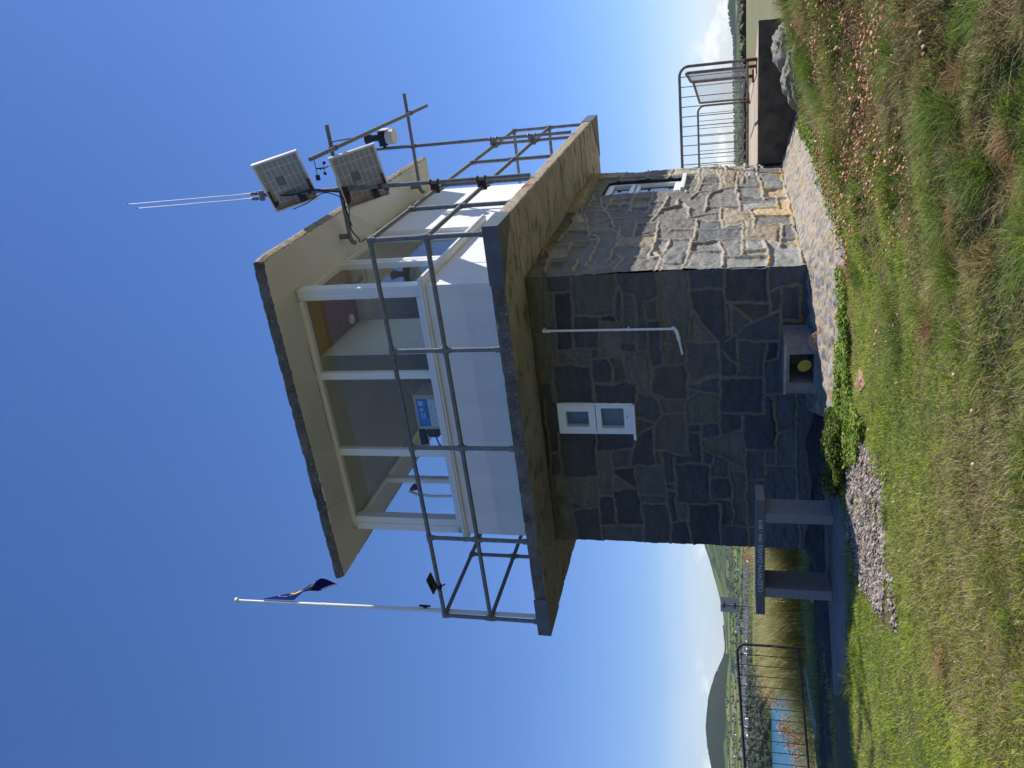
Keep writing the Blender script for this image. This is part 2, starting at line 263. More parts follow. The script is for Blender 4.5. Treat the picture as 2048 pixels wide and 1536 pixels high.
SIDE_JOINTS="0.46,0.82 0.93,0.8 1.79,0.81|1.85,0.9 2.34,0.83 3.01,0.78|0.01,0.71 0.46,0.69 1.02,0.64|0.05,0.45 0.48,0.42 0.86,0.41 1.28,0.38 1.77,0.38|0.03,0.09 0.37,0.08 0.87,0.12|0.07,-0.33 0.51,-0.33 0.85,-0.31|0.06,-0.63 0.79,-0.64 1.26,-0.63 2.5,-0.65 3.17,-0.64 4.11,-0.64|0.34,-0.09 0.66,-0.11 1.56,-0.11|1.33,0.35 1.32,0.12 1.33,-0.12|1.35,0.1 1.74,0.12 2.24,0.12|0.65,-0.47 1.41,-0.52|1.25,-0.22 1.6,-0.24 2.09,-0.21|2.01,-0.09 2.9,-0.08|2.02,-0.51 2.62,-0.52|2.5,-0.37 3.07,-0.38 3.72,-0.34 4.53,-0.33|2.14,0.3 2.68,0.3 3,0.26 3.14,0.15 3.68,0.13 4.4,0.21|1.89,0.48 2.34,0.5 2.55,0.57|2.34,0.83 2.49,0.64 2.77,0.65|2.81,0.51 3.08,0.42 4,0.37|2.95,-0.06 4.1,-0.08|3.41,-0.14 3.78,-0.15|4.03,0.46 4.7,0.44|4,0.06 4.57,0.08|3.13,0.57 3.54,0.59|0.12,0.7 0.12,0.44|0.44,0.71 0.42,0.82|0.44,0.69 0.58,0.77 0.62,0.64|0.53,0.41 0.56,0.11|0.86,0.43 0.88,0.36|0.34,0.07 0.31,-0.33|0.52,-0.1 0.52,-0.32|0.87,0.39 0.93,0.13 0.91,-0.32|1.07,0.77 0.97,0.38|0.88,-0.11 0.85,-0.31|0.85,-0.31 0.6,-0.6|0.87,-0.48 0.87,-0.63|1.43,0.67 1.37,0.35|1.31,-0.13 1.31,-0.23|1.37,-0.22 1.35,-0.64|1.77,0.38 1.59,0.11|1.49,0.11 1.53,-0.11|1.87,0.68 1.79,0.38|1.87,-0.09 1.87,-0.23|1.8,-0.23 1.74,-0.64|1.92,0.46 2.02,0.12|2.24,0.12 2.03,-0.08|2.01,-0.08 2.03,-0.22|2.1,-0.22 2.09,-0.52|2.31,0.29 2.27,-0.09|2.42,-0.08 2.37,-0.52|2.73,-0.09 2.58,-0.37|2.58,-0.37 2.54,-0.64|3.2,0.14 3.25,-0.07|3.23,-0.07 3.21,-0.35|3.05,-0.38 3.04,-0.64|3.43,-0.35 3.43,-0.65|3.11,0.42 3.12,0.25|3.55,0.4 3.49,0.13|3.78,-0.07 3.76,-0.34|3.91,-0.34 3.74,-0.64|3.98,0.37 3.98,0.16|4.23,1.02 4.1,0.44|4.56,0.71 4.43,0.21|4.35,0.06 4.27,-0.32|4.22,-0.33 4.11,-0.64|0.11,1.84 0.43,1.87 0.65,1.88 0.96,2.01|0.54,1.72 0.85,1.72 1.13,1.73|0.24,1.45 0.63,1.43 1.16,1.43 1.37,1.52|0.06,1.12 0.42,1.08 0.59,1.17|0.34,1.24 0.77,1.22 1.11,1.15 1.22,1.06 1.75,1.08|2.68,1.88 2.1,1.72 1.38,1.57 1.26,1.59|3.22,1.7 2.6,1.59 2.03,1.4 1.52,1.31 1.14,1.15|2.55,1.38 2.87,1.33|2.18,1.25 2.51,1.21|2.16,1.02 2.45,0.97|2.73,1.78 3.29,1.79|0.12,1.56 0.49,1.56|0.54,1.9 0.56,1.71|0.72,2 0.96,2.01 1.13,1.73|1.13,1.73 1.17,1.44|1.85,1.62 2.03,1.4|1.57,1.59 1.59,1.32|0.88,1.2 0.82,0.82|0.46,1.11 0.45,0.74|1.11,1.15 1.29,0.82|1.73,1.09 1.72,0.81|2.01,1.38 2.08,1.15 2.05,0.84|2.48,1.72 2.47,1.35|2.68,1.89 2.63,1.61|2.93,1.64 3.01,1.25|2.66,1.41 2.8,1.14 2.71,0.81|3.86,1.02 3.82,0.89 3.85,0.67|4.06,1.35 4.05,0.99|4.02,1.55 4.06,1.35|1.66,1.98 1.58,1.6|2.49,2.11 2.43,1.83"
# ------------------------------------------------------------------ the lookout building
WD, DP = 3.22, 4.638
ZB, ZSB, ZST, ZRF = -.78, 2.0244, 2.1555, 4.6146
tower = thing('lookout_building', 'two-storey coastal lookout with dark stone base, white glazed cabin and flat roof', 'lookout', (0, 0, ZB))
def joints(s): return [[tuple(map(float, p.split(','))) for p in q.split()] for q in s.split('|')]
def stone_face(L, x0, x1, z0, z1, cell, hole, seed, mw, prot, light, mc):
    nx = int((x1-x0)/cell)+1; nz = int((z1-z0)/cell)+1
    xs = np.linspace(x0, x1, nx); zs = np.linspace(z0, z1, nz); GX, GZ = np.meshgrid(xs, zs)
    wx = GX+(fbm(GX*9, GZ*9, 3, seed)-.5)*.05; wz = GZ+(fbm(GX*9+50, GZ*9, 3, seed+5)-.5)*.05
    D = np.full(GX.shape, 9.)
    for pl in L:
        for (ax, az), (bx, bz) in zip(pl[:-1], pl[1:]):
            vx, vz = bx-ax, bz-az; ll = vx*vx+vz*vz+1e-9
            t = np.clip(((wx-ax)*vx+(wz-az)*vz)/ll, 0, 1); D = np.minimum(D, np.hypot(wx-ax-t*vx, wz-az-t*vz))
    lab = np.where(D < .012, -1, 0); n = 0
    for i in range(0, nz, 3):
        for j in range(0, nx, 3):
            if lab[i, j] == 0:
                n += 1; st = [(i, j)]; lab[i, j] = n
                while st:
                    a, b = st.pop()
                    for p, q in ((a+1, b), (a-1, b), (a, b+1), (a, b-1)):
                        if 0 <= p < nz and 0 <= q < nx and lab[p, q] == 0: lab[p, q] = n; st.append((p, q))
    r2 = np.random.default_rng(seed)
    pal = np.array(light); cid = r2.integers(0, len(pal), n+2); br = r2.uniform(.75, 1.3, n+2); off = r2.uniform(-.006, .008, n+2); tx = r2.uniform(-.02, .02, n+2); tz = r2.uniform(-.02, .02, n+2)
    li = np.clip(lab, 0, n)
    colr = pal[cid[li]]*br[li][..., None]
    vein = fbm(GX*7+li*3.1, GZ*22, 4, seed+3); colr = colr*(.72+.56*vein)[..., None]
    m = np.clip(1-D/mw, 0, 1); ms = np.clip((mw*1.05-D)/(mw*.35), 0, 1)
    mort = np.array(mc)*(.8+.4*fbm(GX*20, GZ*20, 3, seed+9))[..., None]
    lich = np.clip((fbm(GX*3, GZ*3, 4, seed+11)-.52)*7, 0, 1)*np.clip((-.02-GZ)/.3, 0, 1)*(1 if light is LS_LIT else .35)
    mort = mort*(1-lich[..., None])+np.array((.42, .25, .035))*lich[..., None]
    colr = colr*(1-ms[..., None])+mort*ms[..., None]
    top_tint = np.clip((GZ-1.55)/.4, 0, 1)*.35; colr = colr*(1-top_tint[..., None])+np.array((.07, .075, .05))*top_tint[..., None]  # dull green tone blended in towards the top of the wall
    prof = np.sqrt(np.clip(1-(D/mw)**4, 0, 1))*(.6+.8*fbm(GX*14, GZ*14, 3, seed+21))
    cx = (GX*31) % 1
    st_ = off[li]+(fbm(GX*6+li, GZ*16+li*2, 4, seed+2)-.5)*.028+(fbm(GX*30, GZ*55, 3, seed+4)-.5)*.007+tx[li]*np.sin(GX*4+li)+tz[li]*np.cos(GZ*4+li)
    st_ = np.where(lab > 0, st_*np.clip((D-.012)/.03, 0, 1), 0)-np.exp(-((D-mw*1.15)/.010)**2)*.006
    disp = np.where(D < mw, prof*prot+st_*.3, st_)+(fbm(GX*25, GZ*25, 2, seed+8)-.5)*.006
    keep = np.ones((nz-1, nx-1), bool)
    if hole:
        cxm = (GX[:-1, :-1]+GX[1:, 1:])/2; czm = (GZ[:-1, :-1]+GZ[1:, 1:])/2
        keep = ~((cxm > hole[0]) & (cxm < hole[1]) & (czm > hole[2]) & (czm < hole[3]))
    idx = np.arange(nx*nz).reshape(nz, nx)
    a, b, c, d = idx[:-1, :-1][keep], idx[:-1, 1:][keep], idx[1:, 1:][keep], idx[1:, :-1][keep]
    return GX, GZ, disp, colr, np.stack([a, b, c, d], 1)
FS_SHADED = [(.080, .082, .083), (.092, .090, .085), (.118, .108, .088), (.056, .058, .062), (.066, .069, .074), (.150, .136, .108), (.050, .052, .057), (.078, .078, .078)]  # front stone colours darkened for the face in shade
LS_LIT = [(.20, .195, .185), (.27, .265, .24), (.35, .32, .25), (.15, .152, .158), (.25, .235, .20), (.44, .33, .20), (.30, .29, .265), (.17, .162, .15), (.38, .31, .21)]  # same stone, coloured paler for the sunlit side wall
fj = joints(FRONT_JOINTS); sj = joints(SIDE_JOINTS)+joints('2.5,1.9 3.3,1.88 4.6,1.9|1.2,1.9 1.9,1.86 2.5,1.9|4.1,1.55 4.64,1.5|2.4,1.55 3.3,1.5|4.1,1.15 4.64,1.18|2.3,1.2 2.8,1.25 3.3,1.22|2.2,.98 3.3,1.0|4.1,.85 4.64,.82|.45,1.72 .47,1.95|1.0,1.6 1.02,1.9|1.5,1.3 1.5,1.6|1.9,1.6 1.92,1.86|.9,1.2 1.6,1.25|2.8,1.55 2.8,1.88|3.6,1.75 3.62,1.9|4.35,1.5 4.35,1.9|2.7,1.24 2.72,1.52|4.3,1.17 4.32,1.5|2.5,.98 2.5,1.2|3.0,.98 3.02,1.22|3.2,.45 3.8,.42 4.64,.45|3.2,.12 4.64,.15|3.7,-.2 4.64,-.18|4.2,-.42 4.64,-.4|3.9,.12 3.9,.42|4.3,-.18 4.3,.14|3.5,.42 3.5,.62|4.2,.45 4.2,.84')
# joints of the side wall's hidden rear part follow the same coursing
GX, GZ, dp, c1_, f1 = stone_face(fj, -WD, 0, ZB, ZSB, .012, (-1.80, -1.435, 1.035, 1.83), 3, .0185, .012, FS_SHADED, (.160, .142, .112))  # front mortar darkened for the shade as well
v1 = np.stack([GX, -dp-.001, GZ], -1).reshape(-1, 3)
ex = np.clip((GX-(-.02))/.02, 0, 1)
GB, GZ2, dp2, c2_, f2 = stone_face(sj, 0, DP, ZB, ZSB, .013, (3.30, 4.10, .645, 1.70), 11, .018, .017, LS_LIT, (.37, .315, .235))
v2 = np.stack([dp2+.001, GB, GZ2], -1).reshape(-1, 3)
n1 = len(v1); n2 = n1+len(v2)
ex_v = []; ex_f = []
def addbox(x0, x1, y0, y1, z0, z1, skip=()):
    o = n2+len(ex_v); ex_v.extend([(x0, y0, z0), (x1, y0, z0), (x1, y1, z0), (x0, y1, z0), (x0, y0, z1), (x1, y0, z1), (x1, y1, z1), (x0, y1, z1)])
    for k, f in enumerate([(3, 2, 1, 0), (4, 5, 6, 7), (0, 1, 5, 4), (1, 2, 6, 5), (2, 3, 7, 6), (3, 0, 4, 7)]):
        if k not in skip: ex_f.append(tuple(i+o for i in f))
# reveals of the two small windows and a solid core behind the stone skins
addbox(-WD+.02, -1.81, .06, .3, ZB, ZSB); addbox(-1.425, -.08, .06, .3, ZB, ZSB); addbox(-1.81, -1.425, .06, .3, ZB, 1.025); addbox(-1.81, -1.425, .06, .3, 1.84, ZSB)
addbox(-.3, -.06, .3, 3.29, ZB, ZSB); addbox(-.3, -.06, 4.11, DP, ZB, ZSB); addbox(-.3, -.06, 3.29, 4.11, ZB, .635); addbox(-.3, -.06, 3.29, 4.11, 1.71, ZSB)
addbox(-WD, -WD+.3, .3, DP, ZB, ZSB); addbox(-WD+.3, -.3, DP-.3, DP, ZB, ZSB)
va = np.concatenate([v1, v2, np.array(ex_v)]); fa = f1.tolist()+(f2+n1).tolist()+ex_f
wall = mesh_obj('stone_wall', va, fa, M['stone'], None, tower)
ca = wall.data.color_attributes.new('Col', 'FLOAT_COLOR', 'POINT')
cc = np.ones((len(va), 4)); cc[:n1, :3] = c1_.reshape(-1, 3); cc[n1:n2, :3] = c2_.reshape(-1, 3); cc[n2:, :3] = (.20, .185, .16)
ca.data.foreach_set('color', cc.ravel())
wall.data.polygons.foreach_set('use_smooth', [True]*(len(f1)+len(f2))+[False]*len(ex_f))
# edge closers so that corner stones are solid
# front small window: frame flush with the stones, top opening light over a fixed light
b = MB()
x0, x1, z0, z1 = -1.80, -1.43, 1.03, 1.835
yf = -.012
def ring(b, x0, x1, z0, z1, t, y0, y1, ts=None, m=0):
    tl, tr, tb, tt = ts or (t, t, t, t)
    b.box(x0, x0+tl, y0, y1, z0, z1, m); b.box(x1-tr, x1, y0, y1, z0, z1, m); b.box(x0+tl, x1-tr, y0, y1, z0, z0+tb, m); b.box(x0+tl, x1-tr, y0, y1, z1-tt, z1, m)
ring(b, x0, x1, z0, z1, .022, yf, .06)
ring(b, x0+.018, x1-.018, 1.425, z1-.018, .074, yf-.012, .05)
ring(b, x0+.022, x1-.022, 1.052, 1.418, .05, yf-.004, .05, (.05, .035, .07, .055))
wf = b.build('window_frame', M['upvc'], tower)
for q_ in ((x0+.09, x1-.09, .012, .018, 1.50, 1.745), (x0+.07, x1-.05, .014, .02, 1.12, 1.365)): g = MB(); g.box(*q_); g.build('window_pane', M['glass'], wf)
g = MB(); g.box(x0-.05, x1-.005, -.055, .05, 1.0, 1.027); g.build('window_sill', M['upvc'], wf)
g = MB(); g.tube([(-1.60, -.017, 1.085), (-1.57, -.017, 1.085)], .004, 6); g.build('drain_slot', M['dark'], wf)
g = MB(); g.box(-1.79, -1.44, .10, .12, 1.04, 1.82); g.build('blind', mat('obscured_blind', (.10, .12, .15), rough=.6), wf)
# side small window, recessed in the wall
b = MB(); bx = []
def ringy(b, y0, y1, z0, z1, ts, xa, xb):
    tl, tr, tb, tt = ts
    b.box(xa, xb, y0, y0+tl, z0, z1); b.box(xa, xb, y1-tr, y1, z0, z1); b.box(xa, xb, y0+tl, y1-tr, z0, z0+tb); b.box(xa, xb, y0+tl, y1-tr, z1-tt, z1)
ringy(b, 3.31, 4.09, .66, 1.69, (.04, .04, .05, .04), -.12, -.055)
ringy(b, 3.35, 4.05, 1.30, 1.65, (.05, .05, .06, .05), -.10, -.042)
ringy(b, 3.35, 4.05, .71, 1.28, (.03, .03, .05, .05), -.10, -.05)
wf = b.build('window_frame', M['upvc'], tower)
for q_ in ((3.40, 4.0, 1.36, 1.60), (3.38, 4.02, .76, 1.23)): g = MB(); g.box(-.08, -.075, *q_); g.build('window_pane', M['glass'], wf)
g = MB(); g.box(-.12, .045, 3.28, 4.13, .60, .655, bev=.006); g.build('window_sill', M['upvc'], wf)
g = MB(); g.box(-.175, -.17, 3.3, 4.09, .66, 1.69); g.build('net_curtain', mat('net_curtain', (.45, .47, .48), (.30, .32, .34), 14, rough=.9), wf)

# ---- balcony slab
SL = dict(r0=-WD-.789, r1=.737, b0=-.758, b1=DP+.903)
def rough_slab(name, r0, r1, b0, b1, z0, z1, mf, ms, mlit, seed, amp, parent, notch=None, inset=.0):
    # perimeter ring with worn arrises; bottom face painted, right-hand edge tan, coloured as if sunlit
    st = .035; per = []
    def run(p, q):
        L_ = math.hypot(q[0]-p[0], q[1]-p[1]); n = int(L_/st)
        for i in range(n): t = i/n; per.append((p[0]+(q[0]-p[0])*t, p[1]+(q[1]-p[1])*t))
    run((r0, b0), (r1, b0)); k1 = len(per); run((r1, b0), (r1, b1)); k2 = len(per); run((r1, b1), (r0, b1)); run((r0, b1), (r0, b0))
    n = len(per); cx, cy = (r0+r1)/2, (b0+b1)/2; V_ = []; r3 = np.random.default_rng(seed)
    lev = [(z0, inset+.004), (z0+.012, inset*.8), (z0+(z1-z0)*.55, inset*.1), (z1-.02, 0), (z1, .012)]
    for li_, (z, ins) in enumerate(lev):
        for i, (x, y) in enumerate(per):
            j = r3.normal(0, amp)*(1.0 if li_ in (0, 4) else .6)
            dx = -1 if x >= r1-1e-6 else (1 if x <= r0+1e-6 else 0); dy = -1 if y >= b1-1e-6 else (1 if y <= b0+1e-6 else 0)
            e = ins+abs(j)
            if notch and li_ <= 4:
                d = math.hypot(x-notch[0], y-notch[1]); e += max(0, notch[2]-d)*notch[3]*(1 if li_ in (0, 1) else .8)
            V_.append((x+dx*e, y+dy*e, z+(j*.6 if li_ in (0, 4) else 0)))
    F_ = []; mi = []
    for k in range(4):
        for i in range(n):
            F_.append((k*n+i, k*n+(i+1) % n, (k+1)*n+(i+1) % n, (k+1)*n+i)); mi.append(2 if k1 <= i < k2 else 0)
    F_.append(tuple(range(n-1, -1, -1))); mi.append(1); F_.append(tuple(range(4*n, 5*n))); mi.append(0)
    return mesh_obj(name, V_, F_, [mf, ms, mlit], mi, parent)
slab = rough_slab('balcony_slab', SL['r0'], SL['r1'], SL['b0'], SL['b1'], ZSB, ZST, M['conc'], M['soffit'], M['conc_lit'], 4, .004, tower)
e = .005
for nm, (ra, rb, s1), (ba, bb) in (('right', (.18, SL['r1'], 1), (SL['b0'], -.27)), ('left', (SL['r0'], -3.50, -1), (SL['b0'], -.25))):
    g = MB(); R1 = SL['r1']+e if s1 > 0 else SL['r0']-e; B0 = SL['b0']-e
    lo, hi = (ra, R1) if s1 > 0 else (R1, rb)
    far = ra if s1 > 0 else rb
    # front strip with a slanted inner end, side strip, underside triangle
    g.hexa([(lo, B0, ZSB-e), (hi, B0, ZSB-e), (hi, B0+.004, ZSB-e), (lo, B0+.004, ZSB-e), (lo, B0, ZST+e), (hi, B0, ZST+e), (hi, B0+.004, ZST+e), (lo, B0+.004, ZST+e)])
    xs0, xs1 = (R1-.004, R1) if s1 > 0 else (R1, R1+.004)
    g.box(xs0, xs1, B0+.004, bb, ZSB-e, ZST+e)
    tri = [(R1, B0), (R1, bb), (far, B0)] if s1 > 0 else [(R1, B0), (far, B0), (R1, bb)]
    g.prism(tri, ZSB-e-.004, ZSB-e)
    tri2 = [(p[0], p[1]) for p in tri]; g.prism(tri2, ZST+e, ZST+e+.004)
    g.build('corner_trim', M['trim'], slab)
g = MB(); g.box(SL['r1'], SL['r1']+e, 4.95, SL['b1']+e, ZSB-e, ZST+e); g.box(.1, SL['r1'], SL['b1'], SL['b1']+e, ZSB-e, ZST+e)
g.prism([(SL['r1']+e, SL['b1']+e), (SL['r1']+e, 4.95), (.12, SL['b1']+e)], ZSB-.012, ZSB-e); g.prism([(SL['r1']+e, SL['b1']+e), (SL['r1']+e, 4.95), (.12, SL['b1']+e)], ZST+e, ZST+.010)
g.build('corner_trim', M['trim'], slab)
# formwork board lines under the right-hand soffit
for k in range(9):
    g = MB(); bb = (-.1, .42, 1.3, 1.62, 2.35, 3.1, 3.9, 4.25, 4.8)[k]; g.box(.03, .70, bb, bb+.004, ZSB-.002, ZSB+.004)
    g.build('soffit_joint', M['crack'], slab)

# ---- cabin walls (white render) and interior
CR, CL, CF, CB = -.045, -3.20, 0.0, DP
g = MB()
g.box(CL, CR, CF, CF+.16, ZST-.01, 3.12); g.box(CR-.16, CR, CF+.16, CB, ZST-.01, 3.12); g.box(CL, CL+.16, CF+.16, CB, ZST-.01, 3.12); g.box(CL+.16, CR-.16, CB-.16, CB, ZST-.01, 3.12)
g.box(CR-.16, CR, 2.28, CB, 3.12, ZRF+.02); g.box(CL, CL+.16, 2.6, CB, 3.12, ZRF+.02); g.box(CL+.16, CR-.16, CB-.16, CB, 3.12, ZRF+.02)
g.build('cabin_wall', M['render'], tower)
g = MB(); g.box(CL+.16, CR-.16, CF+.16, CB-.16, ZST, ZST+.02); g.build('cabin_floor', M['floor'], tower)
g = MB(); g.box(CL+.16, CR-.16, 3.60, 3.67, ZST, ZRF); g.build('inner_wall', M['plaster'], tower)
zc = 4.585
g = MB(); g.box(CL+.16, -.90, .30, 3.6, zc, zc+.02, 0); g.box(-.90, CR-.10, 1.27, 3.6, zc, zc+.02, 0); g.box(CL+.1, CR-.1, .13, .30, zc-.005, zc+.015, 1); g.box(CL+.1, CL+.16, .3, 2.5, zc-.005, zc+.015, 1)
ce = g.build('ceiling', [M['plaster'], M['cream']], tower)
g = MB()
for k in range(9): y = .135+k*.126; g.box(-.895, CR-.11, y, y+.122, zc-.009, zc+.011, 1 if k < 2 else 0)
g.build('ceiling_boards', [M['timber'], M['timber2']], tower)
g = MB(); g.box(-.915, -.90, .20, 1.27, 2.2, zc); g.box(-.9, CR-.16, 1.27, 1.285, 4.40, zc); g.build('bulkhead', M['plaster'], tower)
g = MB(); g.tube([(-.80, 1.05, zc-.03), (-.80, 1.05, zc-.006)], .06, 20, ); g.build('smoke_alarm', M['upvc'], tower)
g = MB(); g.box(-.99, -.90, 1.20, 1.27, 4.33, 4.45); g.build('socket_box', M['upvc'], tower)

# ---- window band
zb, zt = 3.165, 4.61
g = MB()
g.box(CL, CR-.13, .0, .07, zb, 3.225); g.box(CL, CR-.13, .0, .07, 4.555, zt)
for a, b2 in ((-1.13, -1.05), (-2.135, -2.045)):
    g.box(a, b2, .005, .072, 3.225, 4.555)
wf = g.build('window_frame', M['upvc'], tower)
for a, b2 in ((CL+.18, -2.135), (-2.045, -1.13), (-1.05, -.172)):
    q = MB(); q.box(a, b2, .035, .041, 3.225, 4.555); q.build('window_pane', M['glass'], wf)
g = MB()
for k, (x0, x1, dy) in enumerate(((-.172, -.135, .012), (-.135, -.10, .0), (-.10, -.072, .006), (-.072, CR, .0))): g.box(x0, x1, dy, .15, zb, zt)
g.build('corner_post', M['upvc'], tower)
g = MB(); g.box(CL, CL+.09, -.0, .15, zb, zt); g.box(CL+.09, CL+.18, .012, .12, 3.225, 4.555); g.build('corner_post', M['upvc'], tower)
xw = CR-.055
g = MB(); g.box(xw-.07, xw, .15, 2.28, zb, 3.225); g.box(xw-.07, xw, .15, 2.28, 4.565, zt); g.box(xw-.07, xw, 1.06, 1.135, 3.225, 4.565); g.box(xw-.07, xw, 1.155, 1.235, 3.225, 4.565); g.box(xw-.07, xw, 2.2, 2.28, 3.225, 4.565)
g.box(xw-.06, xw-.03, 1.135, 1.155, 3.225, 4.565, 1)
wf = g.build('window_frame', [M['upvc'], M['dark']], tower)
for a, b2 in ((.15, 1.06), (1.235, 2.2)):
    q = MB(); q.box(xw-.04, xw-.034, a, b2, 3.225, 4.565); q.build('window_pane', M['glass'], wf)
g = MB(); g.box(CL+.03, CL+.10, .15, 2.6, zb, 3.225); g.box(CL+.03, CL+.10, .15, 2.6, 4.555, zt); g.box(CL+.03, CL+.10, .15, .24, 3.225, 4.555); g.box(CL+.03, CL+.10, 1.02, 1.10, 3.225, 4.555); g.box(CL+.03, CL+.10, 2.5, 2.6, 3.225, 4.555)
wf = g.build('window_frame', M['upvc'], tower)
for a, b2 in ((.24, 1.02), (1.10, 2.5)):
    q = MB(); q.box(CL+.06, CL+.066, a, b2, 3.225, 4.555); q.build('window_pane', M['glass'], wf)
g = MB(); g.box(CL-.10, .045, -.058, .0, 3.12, 3.16, bev=.006); g.box(CR, .045, .0, 2.52, 3.12, 3.16, bev=.006); g.box(CL-.10, CR, .0, .16, 3.12, 3.165); g.box(CR-.16, CR, .16, 2.28, 3.12, 3.165)
g.build('window_sill', M['upvc'], tower)
g = MB(); g.box(CL-.08, .03, -.04, -.001, 3.10, 3.12); g.box(CR+.001, .025, .0, 2.50, 3.10, 3.12); g.build('sill_bed', M['sill'], tower)
# ---- roof
roof = rough_slab('roof', -WD-.371, .468, -.505, DP+.10, ZRF, ZRF+.115, M['conc'], M['roofsoffit'], M['conc_lit'], 8, .006, tower, notch=(.468, -.505, .22, .16), inset=.02)
# ---- overflow pipe on the front wall
g = MB(); PB = -.065
g.tube([(-.565, PB, 1.86), (-.575, PB, .56)], .0125, 10)
for z in (1.87, 1.835, .57): g.tube([(-.567, PB, z+.012), (-.568, PB, z-.02)], .0175, 10)
g.tube([(-.567, PB, 1.875), (-.567, 0, 1.875)], .0175, 10)
g.tube([(-.578, PB, .555), (-.60, PB, .538), (-.625, PB, .53)], .0185, 10); g.tube([(-.625, PB, .53), (-.70, PB, .515)], .017, 10); g.tube([(-.66, PB, .523), (-.675, PB, .52)], .021, 10)
g.tube([(-.70, PB, .515), (-.85, PB, .488)], .0115, 10)
g.tube([(-.572, PB-.001, 1.02), (-.572, PB-.001, 1.0)], .0155, 8); g.box(-.585, -.56, PB, 0, 1.0, 1.02)
g.build('overflow_pipe', M['polew'], tower, smooth=True)
# ---- railing
RT, RM = 3.283, 2.721; TR = .0235
PR, PL_, PF, PBk = .663, -3.858, -.715, 5.2
g = MB()
for z in (RT, RM):
    g.tube([(PL_, PF, z), (PR, PF, z)], TR, 12); g.tube([(PR, PF, z), (PR, PBk, z)], TR, 12); g.tube([(PL_, PF, z), (PL_, PBk, z)], TR, 12); g.tube([(PR, PBk, z), (PL_, PBk, z)], TR, 12)
rail = g.build('railing', M['galv'], tower, smooth=True)
posts = [(PR, PF), (-.476, PF), (-1.585, PF), (-2.745, PF), (PL_, PF), (PR, .42), (PR, 1.52), (PR, 2.8), (PR, 4.13), (PR, PBk), (PL_, .44), (PL_, 1.62), (PL_, 2.8), (PL_, 4.0), (PL_, PBk), (-.476, PBk), (-1.585, PBk), (-2.745, PBk)]
for r_, b_ in posts:
    q = MB(); q.tube([(r_, b_, ZST), (r_, b_, RT)], TR, 12); q.build('post', M['galv'], rail, smooth=True)
    corner = (r_ in (PR, PL_)) and (b_ in (PF, PBk)); al = (0, 1, 0) if r_ in (PR, PL_) and not corner else (1, 0, 0)
    q = MB(); q.tube([(r_, b_, ZST), (r_, b_, ZST+.05)], .032, 12); q.build('base_collar', M['fit'], rail, smooth=True)
    for z in (RT, RM):
        q = MB(); a = Vector(al)*.045; c = Vector((r_, b_, z))
        q.tube([c+Vector((0, 0, -.055)), c+Vector((0, 0, .018 if z == RT else .055))], .030, 12)
        if corner:
            s1 = 1 if r_ == PL_ else -1; s2 = 1 if b_ == PF else -1
            q.tube([c, c+Vector((s1*.055, 0, 0))], .030, 12); q.tube([c, c+Vector((0, s2*.055, 0))], .030, 12)
            q.tube([c+Vector((0, 0, -.015)), c+Vector((0, 0, .02))], .033, 12)
        else: q.tube([c-a, c+a], .030, 12)
        q.build('fitting', M['fit'], rail, smooth=True)

# ------------------------------------------------------------------ masts
def clamp(g, c, ax, r=.031, w=.018): c = Vector(c); a = Vector(ax)*w; g.tube([c-a, c+a], r, 12)
mr, m1, m2 = .757, 1.265, 3.965
mast = thing('scaffold_mast', 'grey scaffold tube mast frame clamped outside the right-hand balcony railing', 'mast', (mr, m1, ZST))
for (b_, zt_, nm) in ((m1, 5.50, 'pole'), (m2, 5.08, 'pole')):
    g = MB(); g.tube([(mr, b_, ZST), (mr, b_, zt_)], .0238, 12); g.build(nm, M['galv'], mast, smooth=True)
for b_, ra, rb_ in ((m1+.055, .13, 1.49), (m2-.055, .12, 1.50)):
    g = MB(); g.tube([(ra, b_, 4.49), (rb_, b_, 4.49)], .0238, 12); g.build('cross_tube', M['galv'], mast, smooth=True)
g = MB(); g.tube([(1.225, .66, 4.438), (1.225, 4.62, 4.438)], .0238, 12); g.build('cross_tube', M['galv'], mast, smooth=True)
for b_ in (m1+.055, m2-.055):
    g = MB(); g.tube([(.15, b_, 4.49), (.10, b_, 4.47), (.085, b_, 4.43)], .028, 10); g.box(.15, .20, b_-.03, b_+.03, 4.51, ZRF+.01); g.tube([(.175, b_-.05, 4.56), (.175, b_+.05, 4.56)], .022, 10)
    g.build('roof_bracket', M['fit'], mast, smooth=True)
for b_, z in ((m1+.0275, 4.49), (m2-.0275, 4.49)):
    q = MB(); clamp(q, (mr, b_-.025 if b_ < 2 else b_+.025, z), (0, 0, 1), .033, .02); clamp(q, (mr, b_+.028 if b_ < 2 else b_-.028, z), (1, 0, 0), .033, .02); q.build('clamp', M['fit'], mast, smooth=True)
for b_ in (m1+.055, m2-.055):
    q = MB(); clamp(q, (1.225, b_, 4.49), (1, 0, 0), .033, .02); clamp(q, (1.225, b_, 4.438), (0, 1, 0), .033, .02); q.build('clamp', M['fit'], mast, smooth=True)
for b_, mt_ in ((m1, 'rustfit'), (m2, 'fit')):
    for z in (RT, RM):
        q = MB()
        for dz in (-.045, .045): q.tube([(mr, b_, z+dz-.012), (mr, b_, z+dz), (mr, b_, z+dz+.012)], [.030, .039, .030], 12); 
        q.box(PR-.03, mr, b_-.015, b_+.015, z-.05, z+.05); clamp(q, (PR, b_, z), (0, 1, 0), .032, .03); q.tube([(PR-.01, b_+.02, z-.035), (PR-.01, b_+.11, z-.06)], .010, 8)
        q.build('clamp', M[mt_], mast, smooth=True)

